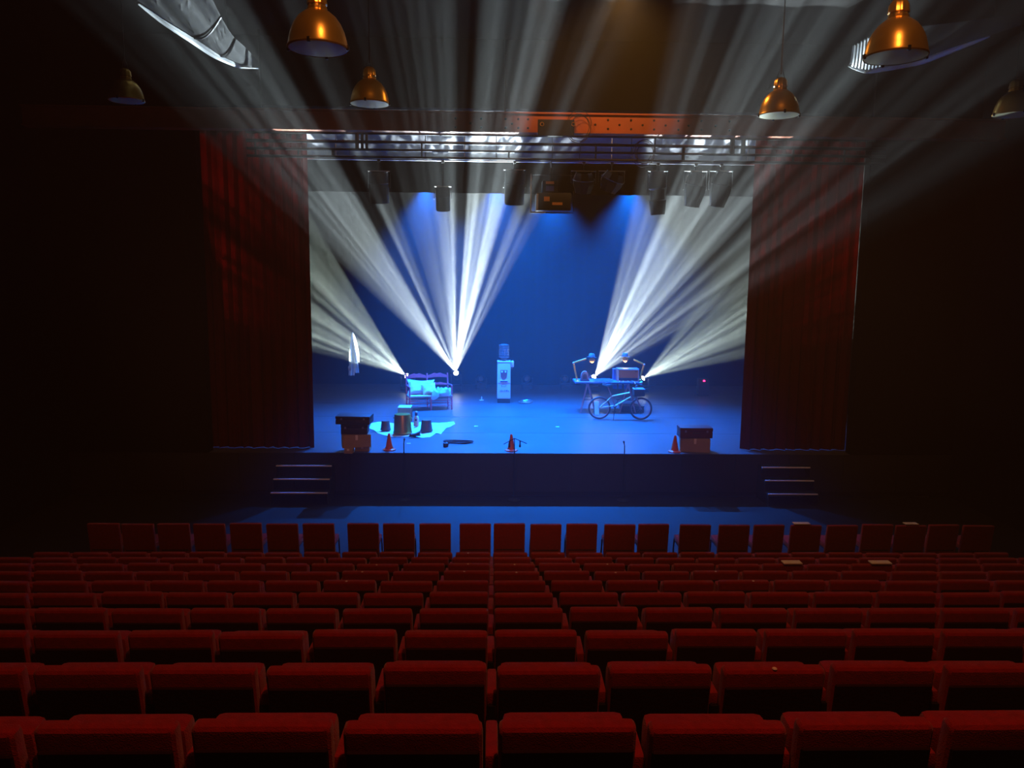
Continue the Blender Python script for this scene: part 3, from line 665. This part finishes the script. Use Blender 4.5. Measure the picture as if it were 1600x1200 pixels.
MB().box((-hw*1.0, -.03, H1-.02), (hw*1.0, .38, H1+.012), .01, 2).build('top_rim', M['enamel'], wd)
mb = MB(); pr = [(.05, H1), (.06, H1+.06), (hw*.78, H1+.11)]
z = H1+.11
for i in range(5): pr += [(hw*.80, z+.01), (hw*.74, z+.035), (hw*.74, z+.045), (hw*.80, z+.07)]; z += .072
pr += [(hw*.74, z+.01), (hw*.4, z+.03), (.001, z+.03)]
mb.lathe(pr, 28, o=(0, .16, 0)).build('water_bottle', M['clear'], wd)
MB().tube([(0, .16, H1+.02), (0, .16, z)], .03, 8).build('bottle_core', M['clear'], wd)
MB().lathe([(.035, 0), (.045, .02), (.045, .16), (.02, .19)], 14, capb=True, capt=True).move(Matrix.Translation((hw+.05, .05, H1-.16))).build('cup_holder', M['enamel'], wd)
MB().lathe([(.03, 0), (.03, .05)], 12, capb=True, capt=True).move(Matrix.Translation((hw+.035, .05, H1-.21))).build('paper_cup', M['zinc'], wd)

# table on trestles
t0 = on(950, 646); ty = t0.y; tz = P(950, 600, ty).z-SZ; s_ = ty/FPX
tb = thing('trestle_table', 'long pale blue table on two A-frame trestles, right part of the stage', 'table', (P(950, 600, ty).x, ty, SZ))
X0, X1 = P(899, 598, ty).x-tb.location.x, P(1000, 603, ty).x-tb.location.x
MB().box((X0, 0, tz), (X1, .70, tz+.05), .006, 1).build('tabletop', M['tabletop'], tb, False)
def tp(x, y, dy=0): v = P(x, y, ty+dy); return Vector((v.x-tb.location.x, dy, v.z-SZ))
def trestle(xa, xf0, xf1):
    for dy in (.04, .62):
        A_ = tp(xa, 601, dy); A_.z = tz
        for xf in (xf0, xf1):
            F_ = tp(xf, 646, dy); MB().tube([(A_.x, dy, tz-.01), (A_.x+(F_.x-A_.x), dy, .0)], .017, 6).build('leg', M['pink'], tb)
        q1 = A_.x+(tp(xf0, 646, dy).x-A_.x)*.55; q2 = A_.x+(tp(xf1, 646, dy).x-A_.x)*.55
        MB().tube([(q1, dy, tz*.45), (q2, dy, tz*.45)], .009, 6).build('crossbar', M['steel_dark'], tb)
    A_ = tp(xa, 601, 0); MB().box((A_.x-.02, .02, tz-.05), (A_.x+.02, .66, tz), .004, 1).build('trestle_beam', M['pink'], tb)
trestle(918, 907, 930); trestle(981.5, 968, 993)
o = cloth(.50, .66, .012, 21, -.31).build('table_cloth', M['tabletop']); o.location = tb.location+Vector(((tp(945, 600).x), .33, tz+.055)); tag(o, 'pale blue cloth lying over the front edge of the trestle table', 'cloth')
tt = SZ+tz+.05
def ontop(x, dy): v = P(x, 597, ty+dy); return Vector((v.x, ty+dy, tt+.001))
# little machine
m0 = ontop(913.5, .25); mc = thing('tabletop_machine', 'small dark dome-topped machine on the left end of the trestle table', 'appliance', m0)
MB().box((-.12, -.09, 0), (.12, .1, .04), .01, 2).build('base', M['black'], mc)
mb = MB(); n_ = 12; mb.ext([(-.10, .04), (.10, .04)]+[(.10*math.cos(PI*k/n_), .14+.12*math.sin(PI*k/n_)) for k in range(n_+1)], -.02, .09); mb.build('dome_housing', M['felt'], mc)
MB().ext([(-.055, .05), (.055, .05)]+[(.055*math.cos(PI*k/8), .13+.06*math.sin(PI*k/8)) for k in range(9)], -.03, .0).build('front_opening', M['darkcase'], mc)
MB().tube([(.11, .03, .08), (.15, .03, .10), (.15, .03, .16)], .01, 6).build('handle', M['felt'], mc)
# radio
r0 = ontop(981.5, .12); s2 = (ty+.12)/FPX; rw, rh = 16.5*s2, 19.5*s2
rd = thing('wooden_radio', 'boxy orange-fronted wooden radio with a pale frame on the trestle table', 'radio', r0)
MB().box((-rw, 0, 0), (rw, .34, rh), .012, 2).build('case', M['wood'], rd)
MB().box((-rw, -.03, 0), (rw, 0, .022)).box((-rw, -.03, rh-.022), (rw, 0, rh)).box((-rw, -.03, 0), (-rw+.022, 0, rh)).box((rw-.022, -.03, 0), (rw, 0, rh)).build('front_frame', M['paper'], rd, False)
MB().box((-rw+.022, -.012, .022+.24*rh), (rw-.022, .002, rh-.022)).build('front_panel', M['radio'], rd, False)
MB().box((-rw+.022, -.01, .022), (rw-.022, .003, .022+.24*rh)).build('lower_panel', M['darkcase'], rd, False)
MB().lathe([(.014, 0), (.014, .02)], 12, capb=True, capt=True).move(Matrix.Translation((rw*.72, -.012, rh*.84)) @ Matrix.Rotation(PI/2, 4, 'X')).build('knob', M['darkcase'], rd)
MB().box((-rw*1.02, -.02, rh), (rw*1.02, .36, rh+.012), .003, 1).build('lid', M['tabletop'], rd, False)
bx = thing('tabletop_box', 'blue-grey box standing behind the wooden radio on the table', 'box', ontop(967, .48))
MB().box((-.16, 0, 0), (.16, .16, .28), .008, 1).build('box_body', M['tabletop'], bx, False); MB().box((-.165, -.005, .28), (.165, .165, .30), .003, 1).build('lid', M['tabletop'], bx, False)
for j, x in enumerate((968, 974, 981, 988)):
    PL = ('first from the left', 'second from the left', 'third from the left', 'rightmost')[j]
    o = MB().lathe([(.017, 0), (.019, .01), (.015, .03), (.008, .035)], 10, capb=True, capt=True).build('small_pot', M['enamel']); o.location = ontop(x, .035); tag(o, 'tiny white pot on the table edge below the wooden radio, '+PL, 'pot', 'tiny pots on the table edge')
# desk lamps
def desk_lamp(base, elbow, neck, head, dy, label, hat_label, right=False):
    B_, E_, N_, H_ = [P(x, y, ty+dy) for x, y in (base, elbow, neck, head)]
    o = thing('desk_lamp', label, 'desk lamp', (B_.x, ty+dy, tt)); L0 = o.location
    b_ = [v-L0 for v in (B_, E_, N_, H_)]
    b_[0].z = .03
    MB().lathe([(.055, 0), (.055, .015), (.03, .03), (.015, .05)], 14, capb=True, capt=True).build('base', M['lampcream'], o)
    MB().tube([b_[0]+Vector((-.012, 0, 0)), b_[1]+Vector((-.012, 0, 0))], .013, 6).tube([b_[0]+Vector((.014, 0, 0)), b_[1]+Vector((.014, 0, 0))], .009, 6).build('lower_arm', M['lampcream'], o)
    MB().tube([b_[1]+Vector((0, 0, .012)), b_[2]+Vector((0, 0, .012))], .013, 6).tube([b_[1]+Vector((0, 0, -.014)), b_[2]+Vector((0, 0, -.014))], .009, 6).build('upper_arm', M['lampcream'], o)
    MB().lathe([(.02, -.02), (.028, 0), (.02, .02)], 10, capb=True, capt=True).move(Matrix.Translation(b_[1]) @ Matrix.Rotation(PI/2, 4, 'X')).build('elbow_joint', M['enamel'], o)
    MB().lathe([(.08, -.035), (.085, -.02), (.075, .01), (.04, .05), (.025, .06)], 20, capt=True).lathe([(.076, -.034), (.07, .0), (.001, .045)], 20).move(Matrix.Translation(b_[3])).build('lamp_shade', M['lampcream'], o)
    MB().lathe([(.001, -.085), (.05, -.07), (.06, -.02), (.03, .02), (.001, .03)], 14).move(Matrix.Translation(b_[3])).build('bulb', M['bulb'], o, label='glowing orange bulb')
    l = bpy.data.lights.new('bulb_light', 'POINT'); l.energy = 9; l.color = (1, .5, .12); l.shadow_soft_size = .04; lo = bpy.data.objects.new('bulb_light', l); COL.objects.link(lo); lo.location = L0+b_[3]+Vector((0, -.02, -.09))
    h = thing('felt_hat', hat_label, 'hat', L0+b_[3]+Vector((-.01, 0, .062)))
    h.rotation_euler = (math.radians(-6), math.radians(3), 0)
    MB().lathe([(.13, .012), (.135, .008), (.12, -.002), (.085, 0), (.0845, .004), (.12, .004), (.13, .012)], 28).build('brim', M['felt'], h)
    mb = MB().lathe([(.085, 0), (.083, .04), (.075, .09), (.05, .105), (.001, .092)], 28); mb.build('crown', M['felt'], h)
    MB().lathe([(.087, .004), (.086, .025), (.085, .028)], 28).build('hat_band', M['black'], h)
desk_lamp((902, 594), (896, 567), (916, 560.5), (925, 562), .10, 'cream jointed desk lamp at the left end of the table, bent to the right', 'blue-grey felt hat on the head of the left desk lamp')
desk_lamp((1000, 593), (1006.5, 569.5), (990, 562), (977, 561), .40, 'cream jointed desk lamp at the right end of the table, behind the radio', 'blue-grey felt hat on the head of the right desk lamp')
# boxes under the table
for j, (x, w) in enumerate(((961, .10), (969, .10), (979, .14))):
    v = P(x, 602, ty+.3); o = thing('hanging_tin', ('small blue tin hanging under the tabletop, %s of three' % ('leftmost', 'middle', 'rightmost')[j]), 'tin', (v.x, ty+.3, SZ+tz-.166), 0, 'tins under the table')
    MB().box((-w/2, -.05, 0), (w/2, .05, .12), .01, 2).build('tin_body', M['tabletop'], o); MB().box((-w/2-.003, -.053, .10), (w/2+.003, .053, .125), .004, 1).build('lid', M['steel'], o)
    MB().tube([(-w*.4, 0, .12), (0, 0, .16), (w*.4, 0, .12)], .004, 5).build('handle', M['steel_dark'], o)
v = on(987, 643); uc = thing('storage_crate', 'dark low crate on the floor under the right end of the trestle table', 'crate', (v.x, ty+.15, SZ))
MB().box((-.30, 0, 0), (.30, .4, .02)).box((-.30, 0, 0), (.30, .02, .16)).box((-.30, .38, 0), (.30, .4, .16)).box((-.30, 0, 0), (-.28, .4, .16)).box((.28, 0, 0), (.30, .4, .16)).build('crate_body', M['darkcase'], uc, False)
MB().box((-.31, -.01, .16), (.31, .41, .18), .004, 1).build('lid', M['darkcase'], uc, False)
v = on(929, 645); o = thing('white_board', 'narrow white board leaning behind the rear wheel of the bicycle', 'board', (v.x, ty-.25, SZ), math.radians(8))
MB().box((-.05, 0, .0), (.07, .012, .36), .002, 1, ('X', math.radians(-12))).build('board_face', M['enamel'], o, False); MB().box((-.055, .01, .0), (-.035, .03, .30), 0, 1, ('X', math.radians(-12))).build('stiffener', M['zinc'], o, False)

# bicycle
k0 = on(968, 655.5); ky = k0.y; ks = ky/FPX
bk = thing('bicycle', 'small-wheeled pale green bicycle standing in front of the trestle table', 'bicycle', (P(968, 655, ky).x, ky, SZ))
def kp(x, y, dy=0): v = P(x, y, ky); return Vector((v.x-bk.location.x, dy, v.z-SZ))
wr = .272
hubs = [kp(937, 638), kp(1001, 639.5)]
for hb in hubs: hb.z = wr+.02; hb.y = 0
for i, hb in enumerate(hubs):
    hb.y = (.05, -.03)[i]
    w_ = MB().torus(hb, wr, .022, 'y', 40, 8).build('wheel', M['rubber'], bk)
    MB().torus(hb, wr-.026, .009, 'y', 40, 6).build('rim', M['pink'], w_)
    mb = MB()
    for a in range(20):
        an = 2*PI*a/20; mb.tube([hb+Vector((.012*math.cos(an), (-1)**a*.025, .012*math.sin(an))), hb+Vector(((wr-.03)*math.cos(an+.12), 0, (wr-.03)*math.sin(an+.12)))], .0018, 4)
    mb.build('spokes', M['steel'], w_)
    MB().tube([hb+Vector((0, -.045, 0)), hb+Vector((0, .045, 0))], .018, 10).build('hub', M['steel'], w_)
R_, F_ = hubs
ST = kp(956, 619.5); BB = kp(961, 634); HT = kp(983.5, 613.5); HBt = kp(986, 620); 
for v in (ST, BB): v.y = .03
for v in (HT, HBt): v.y = -.015
for a, b, r in ((ST, HT, .019), (BB+Vector((.02, 0, 0)), HBt, .021), (ST, R_+Vector((0, -.035, 0)), .011), (ST, R_+Vector((0, .035, 0)), .011), (BB, R_+Vector((0, -.035, 0)), .011), (BB, R_+Vector((0, .035, 0)), .011)):
    MB().tube([a, b], r, 8).build('frame_tube', M['frame'], bk)
MB().tube([ST, BB], .015, 8).build('seat_tube', M['pink'], bk)
SD = kp(948.5, 601); SD.y = .03
MB().tube([ST, SD], .013, 8).build('seat_post', M['pink'], bk)
MB().surf(lambda u, v: SD+Vector((-.13+.27*u, (v-.5)*(.17*(1-u)**.8+.03), .035-.03*u-.05*(2*v-1)**2+.012*math.cos(PI*u*2))), 10, 8, thick=.02).build('saddle', M['rubber'], bk)
HTt = kp(991, 611); HTt.y = -.02
MB().tube([HTt+Vector((-.015, 0, .07)), HTt+Vector((.02, 0, -.09))], .022, 8).build('head_tube', M['pink'], bk)
CR = HTt+Vector((.025, 0, -.10))
MB().tube([CR+Vector((0, -.05, 0)), CR+Vector((0, .05, 0))], .016, 8).tube([CR+Vector((0, -.045, 0)), F_+Vector((0, -.045, 0))], .013, 8).tube([CR+Vector((0, .045, 0)), F_+Vector((0, .045, 0))], .013, 8).build('fork', M['pink'], bk)
HB0 = kp(994, 601); HB0.y = -.03
MB().tube([HTt, HB0], .013, 8).tube([HB0+Vector((-.10, -.30, .05)), HB0+Vector((-.02, -.18, .05)), HB0+Vector((.0, -.06, -.01)), HB0+Vector((.0, .06, -.01)), HB0+Vector((-.02, .18, .05)), HB0+Vector((-.10, .30, .05))], .012, 8).build('handlebar', M['steel'], bk)
MB().tube([HB0+Vector((-.10, -.30, .05)), HB0+Vector((-.02, -.20, .05))], .018, 8).build('grip', M['rubber'], bk)
MB().tube([HB0+Vector((-.10, .30, .05)), HB0+Vector((-.02, .20, .05))], .018, 8).build('grip', M['rubber'], bk)
bq = kp(997, 613); bq.y = -.02
MB().box((bq.x-.13, -.17, bq.z-.09), (bq.x+.15, .13, bq.z+.10), .03, 2).build('front_bag', M['darkcase'], bk, label='dark bag on the handlebar')
MB().box((bq.x-.135, -.175, bq.z+.085), (bq.x+.155, .135, bq.z+.105), .008, 1).build('bag_rim', M['felt'], bk)
hl = kp(1001, 598); hl.y = -.08
MB().lathe([(.0, -.05), (.03, -.045), (.045, .0), (.045, .02), (.0, .03)], 14).move(Matrix.Translation(hl) @ Matrix.Rotation(PI/2, 4, 'Y')).build('headlamp', M['steel'], bk)
MB().torus(BB+Vector((.03, -.05, -.0)), .07, .005, 'y', 24, 5).build('chainring', M['steel_dark'], bk)
MB().tube([BB+Vector((.03, -.06, 0)), BB+Vector((-.03, -.06, -.14))], .009, 6).box(tuple(BB+Vector((-.08, -.13, -.155))), tuple(BB+Vector((.02, -.06, -.135)))).tube([BB+Vector((.03, .06, 0)), BB+Vector((.09, .06, .14))], .009, 6).box(tuple(BB+Vector((.04, .06, .135))), tuple(BB+Vector((.14, .13, .155)))).build('pedals', M['steel_dark'], bk)
MB().tube([BB+Vector((0, -.03, -.03)), BB+Vector((-.06, -.17, -BB.z+.004))], .009, 6).build('kickstand', M['steel_dark'], bk)

# white sheet with buckets
sh = [(580, 661.5), (597, 660), (614, 661), (640, 661.5), (665, 660.5), (685, 661), (709, 660), (711, 662.5), (703, 667), (697, 670), (691, 675), (689, 679), (681, 677.5), (672, 683), (655, 684.5), (640, 682), (625, 682.5), (612, 684), (600, 680), (590, 677), (584, 673), (577, 669)]
pts = [on(*p) for p in sh]; c_ = sum(pts, Vector())/len(pts); mb = MB(); rr = random.Random(4); n_ = len(pts)*3; rings = []
for j in range(9):
    t = (j+1)/9; ring = []
    for i in range(n_):
        u = i/3; a = pts[int(u) % len(pts)].lerp(pts[(int(u)+1) % len(pts)], u-int(u)); v = (a-c_)*t
        h = .004+.016*abs(math.sin(v.x*9+v.y*5))*(.6+.5*math.sin(v.y*11+1))+.008*math.sin(v.x*23)*math.sin(v.y*17)**2
        if j == 8: h = .003+.02*max(0, math.sin(u*2.3))
        ring.append(mb.bm.verts.new((v.x, v.y, max(.003, h))))
    rings.append(ring)
cc = mb.bm.verts.new((0, 0, .01))
for i in range(n_): mb.bm.faces.new((cc, rings[0][i], rings[0][(i+1) % n_]))
for A_, B_ in zip(rings, rings[1:]):
    for i in range(n_): mb.bm.faces.new((A_[i], B_[i], B_[(i+1) % n_], A_[(i+1) % n_]))
o = mb.build('bed_sheet', M['white']); o.location = c_; tag(o, 'wrinkled white sheet spread on the stage floor under the buckets', 'sheet')
def pot(x, y, rb, rt, h, m, name, label, cat, handle=True):
    p = on(x, y); s = p.y/FPX; rb, rt, h = rb*s, rt*s, h*s; p.y += rb
    o = thing(name, label, cat, p+Vector((0, 0, .035)))
    MB().lathe([(rb*1.03, 0), (rb*1.03, .02), (rb, .025), (rt, h*.96), (rt*.97, h), (.001, h*.995)], 32, capb=True).build('pot_body', M[m], o)
    MB().lathe([(rb*1.05, 0), (rb*1.06, .012), (rb*1.03, .024)], 32).build('rim', M[m], o)
    if handle:
        for s1 in (-1, 1): MB().tube([(s1*rt*1.0, -.04, h*.8), (s1*rt*1.16, -.02, h*.8), (s1*rt*1.16, .02, h*.8), (s1*rt*1.0, .04, h*.8)], .007, 6).build('handle', M[m], o)
    else: MB().tube([(-rb*1.02, -.0, .03), (-rb*.6, -rb*1.1, .02), (rb*.6, -rb*1.1, .02), (rb*1.02, 0, .03)], .004, 5).build('bail_handle', M['steel_dark'], o)
    return o
pot(627.5, 681, 14.6, 12.8, 30, 'bronze', 'cooking_pot', 'large bronze-coloured pot upside down on the white sheet, tallest of the vessels', 'pot')
pot(601.5, 675.5, 8.0, 6.2, 15, 'zinc', 'bucket', 'small dull bucket upside down on the sheet, left of the large pot', 'bucket', False)
pot(665.5, 677.5, 9.8, 7.6, 18, 'zinc', 'bucket', 'dull metal bucket upside down on the sheet, right of the large pot', 'bucket', False)
# stool
s0 = on(632, 662); ss = s0.y/FPX
so = thing('wooden_stool', 'small wooden stool with a pale top standing behind the large pot', 'stool', s0)
hw, hs = 10.3*ss, (662-635.5)*ss
MB().box((-hw, -.02, hs-.02), (hw, .32, hs), .006, 1).build('seat', M['white'], so)
MB().box((-hw*.93, 0, hs-.14), (hw*.93, .02, hs-.02)).box((-hw*.93, .28, hs-.14), (hw*.93, .30, hs-.02)).build('apron', M['wood'], so, False)
for sx in (-1, 1):
    for sy in (.01, .29): MB().box((sx*hw*.9-.018, sy-.015, 0), (sx*hw*.9+.018, sy+.015, hs-.02)).build('leg', M['wood'], so, False)
MB().tube([(-hw*.9, .01, .12), (hw*.9, .01, .12)], .01, 6).build('stretcher', M['wood'], so)
# bottle
b1 = on(650.5, 668); bs = b1.y/FPX
bo = thing('spray_bottle', 'white plastic bottle with a dark cap standing on the sheet beside the stool', 'bottle', b1+Vector((0, 0, .035)))
MB().lathe([(4.2*bs, 0), (4.3*bs, .01), (4.3*bs, 12*bs), (3.4*bs, 15*bs), (2*bs, 17*bs)], 20, capb=True, capt=True).build('bottle_body', M['enamel'], bo)
MB().lathe([(2.1*bs, 17*bs), (2.3*bs, 17.3*bs), (2.2*bs, 21.5*bs)], 16, capt=True).build('collar', M['ink'], bo); MB().lathe([(2*bs, 21.5*bs), (1.9*bs, 23.5*bs)], 14, capt=True).build('cap', M['enamel'], bo)
MB().box((-1.8*bs, -4.5*bs, 9*bs), (1.2*bs, -3.9*bs, 12*bs)).build('label', M['ink'], bo, False)
# shoe
s1 = on(648, 683.5); o = thing('leather_shoe', 'dark brown shoe lying at the front edge of the white sheet', 'shoe', s1+Vector((0, 0, .03)), math.radians(25))
def shf(u, v):
    a = v*2*PI; w = .045*(1-.35*math.sin(PI*u*1.1)+.1*u)*min(1, 6*u+.15)*min(1, 5*(1-u)+.1); h = (.055 if u < .55 else .055+.05*(u-.55)/.45)*min(1, 5*u+.3)
    return Vector((-.13+.26*u, w*math.cos(a), max(.0, h*.5+h*.5*math.sin(a))+.012))
MB().surf(shf, 14, 12).build('upper', M['shoe'], o); MB().ext([(-.13, 0), (.13, 0), (.13, .02), (-.13, .014)], -.035, .035).build('sole', M['rubber'], o)
# suitcases and boxes
def case(x, y, w, d, h, z, rz, m, label, name='suitcase', cat='suitcase', handle=True, p=None):
    p = p or on(x, y); o = thing(name, label, cat, (p.x, p.y, SZ+z), rz)
    MB().box((-w/2, 0, 0), (w/2, d, h*.62), .015, 2).build('case_body', M[m], o); MB().box((-w/2-.003, -.003, h*.63), (w/2+.003, d+.003, h), .015, 2).build('lid', M[m], o)
    if handle:
        MB().tube([(-.07, 0, h*.5), (-.07, -.035, h*.5), (.07, -.035, h*.5), (.07, 0, h*.5)], .009, 6).build('handle', M['rubber'], o)
        for s1 in (-1, 1): MB().box((s1*w*.33-.02, -.012, h*.55), (s1*w*.33+.02, .0, h*.75), .003, 1).build('latch', M['steel'], o)
    return o
def carton(x, y, w, d, h, z, rz, label, p=None, m='card'):
    p = p or on(x, y); o = thing('cardboard_box', label, 'box', (p.x, p.y, SZ+z), rz)
    MB().box((-w/2, 0, 0), (w/2, d, h-.006), .003, 1).build('box_body', M[m], o, False)
    MB().box((-w/2, 0, h-.006), (w/2, d/2-.003, h), .001, 1, ('X', math.radians(1.0))).build('flap', M[m], o, False); MB().box((-w/2, d/2+.003, h-.006), (w/2, d, h), .001, 1).build('flap', M[m], o, False)
    MB().box((-.025, -.002, h*.6), (.025, 0, h)).build('tape', M['paper'], o, False)
    return o
carton(544, 709, .17, .22, .10, 0, 0, 'small brown cardboard block at the very bottom of the left stack')
lp = on(560, 706)
carton(0, 0, .58, .36, .26, .102, math.radians(14), 'brown cardboard box turned at an angle in the middle of the left stack', lp+Vector((-.02, -.06, 0)))
lp2 = lp+Vector((-.08, .0, 0))
MB_ = case(0, 0, .54, .34, .21, .364, math.radians(3), 'darkcase', 'plain black case between the box and the wide case in the left stack', 'equipment_case', 'case', True, lp2)
case(0, 0, .70, .44, .17, .578, math.radians(-2), 'darkcase', 'wide flat black suitcase on top of the stack at the left front of the stage', 'suitcase', 'suitcase', True, lp+Vector((-.10, -.05, 0)))
# a second support behind the small block
carton(0, 0, .30, .26, .10, 0, 0, 'flat brown carton hidden under the rear of the left stack', lp+Vector((.07, .05, 0)))
rp = on(1086, 707)
carton(0, 0, .62, .34, .29, .0, math.radians(-9), 'reddish-brown cardboard box under the suitcase at the right front of the stage', rp+Vector((0, .02, 0)))
case(0, 0, .68, .36, .22, .297, math.radians(-2), 'redcase', 'dark red suitcase lying on the cardboard box at the right front', 'suitcase', 'suitcase', True, rp+Vector((.02, .02, 0)))
# cones
def cone(x, y, label):
    p = on(x, y); s = p.y/FPX; k = 1.0; r = 10.6*s; p.y += r*.8; o = thing('traffic_cone', label, 'traffic cone', p, 0, 'orange traffic cones along the front of the stage')
    MB().lathe([(r*.95, 0), (r, .006), (r, .022), (r*.8, .03), (r*.62, .04)], 8, capb=True).build('base', M['cone'], o)
    MB().lathe([(r*.62, .036), (r*.52, .08), (r*.40, .16), (r*.22, .29), (r*.16, .345), (r*.10, .352), (.001, .35)], 28).build('cone_body', M['cone'], o)
    return o
cone(607, 705, 'orange-red traffic cone in front of the white sheet, left of the stage')
cone(799, 706, 'orange-red traffic cone behind the middle microphone stand')
cone(1056, 708, 'orange-red traffic cone beside the reddish box on the right')
# cable on the floor
c1 = on(716, 692); mb = MB(); rr = random.Random(8)
for j in range(3):
    pts = []
    for k in range(30):
        a = 2*PI*k/30; pts.append(Vector((.27*math.cos(a)*(1+.06*j)+.03*math.sin(3*a+j), (.10+.02*j)*math.sin(a)+.03*math.sin(2*a+j), .012+.012*j)))
    mb.tube(pts, .011, 6, closed=True)
o = mb.build('floor_cable', M['rubber']); o.location = c1; tag(o, 'loop of black cable lying on the front of the stage, right of the sheet', 'cable')
c2 = on(696.5, 698); o = thing('cable_drum', 'small round black floor unit at the end of the cable loop', 'floor unit', c2)
MB().lathe([(.05, 0), (.06, .02), (.055, .08), (.02, .10)], 16, capb=True, capt=True).build('unit_body', M['rubber'], o); MB().lathe([(.02, .10), (.015, .12)], 10, capt=True).build('knob', M['steel_dark'], o)
# microphone stands in front of the stage
def mic_stand(x, ytop, label, booms=()):
    Y = SY-.35; p = P(x, ytop, Y); o = thing('microphone_stand', label, 'microphone stand', (p.x, Y, 0), 0, 'microphone stands in front of the stage')
    MB().lathe([(.13, 0), (.13, .015), (.04, .03), (.015, .05)], 20, capb=True, capt=True).build('base', M['black'], o)
    MB().tube([(0, 0, .04), (0, 0, p.z)], .010, 8).build('pole', M['steel_dark'], o)
    def mic(q, d):
        d = Vector(d).normalized(); R = d.to_track_quat('Z', 'Y').to_matrix().to_4x4()
        MB().lathe([(.001, 0), (.010, .002), (.012, .09), (.018, .10), (.022, .125), (.015, .145), (.001, .15)], 12).move(Matrix.Translation(q) @ R).build('microphone', M['black'], o)
    if booms:
        for (xb, yb, xm) in booms:
            e = P(xb, yb, Y+.15)-o.location; MB().tube([(0, 0, p.z), e], .008, 6).build('boom_arm', M['steel_dark'], o)
            m_ = Vector((0, 0, p.z)).lerp(e, xm); mic(m_, (0, .3, -1))
    else: mic(Vector((0, 0, p.z)), (0, .8, .5))
mic_stand(631, 693, 'thin microphone stand in front of the stage, left, with a single upright microphone')
mic_stand(976, 697, 'thin microphone stand in front of the stage, right of the middle one')
mic_stand(804, 685, 'microphone stand with two boom arms in front of the middle cone', ((787, 694, .45), (823, 693, .45)))
# small things on the floor
for x, y, l in ((744, 666, 'pale tape mark on the stage floor, left of the middle cone'), (871, 667, 'pale tape mark on the stage floor, right of the water dispenser'), (638.5, 693, 'tiny pale tape mark by the left microphone stand')):
    o = MB().box((-.045, -.03, 0), (.045, .03, .004), .001, 1).build('tape_mark', M['enamel']); o.location = on(x, y)+Vector((0, 0, .001)); tag(o, l, 'tape', 'tape marks on the stage floor')
v = on(752.5, 626); o = thing('small_candlestick', 'small white stick standing in a dish left of the water dispenser', 'candlestick', v)
MB().lathe([(.06, 0), (.075, .02), (.05, .018), (.02, .02)], 18, capb=True, capt=True).build('dish', M['enamel'], o); MB().lathe([(.014, .02), (.012, .12)], 10, capt=True).build('stick', M['enamel'], o)
v = on(821.5, 630); mb = MB()
for j in range(4): mb.torus((.05*math.sin(j*2.3), .02*math.cos(j*2.1), .012+.018*j), .13+.012*j, .011, 'z', 28, 6)
o = mb.build('cable_coil', M['steel']); o.location = v; tag(o, 'neat shiny cable coil lying right of the water dispenser', 'cable')
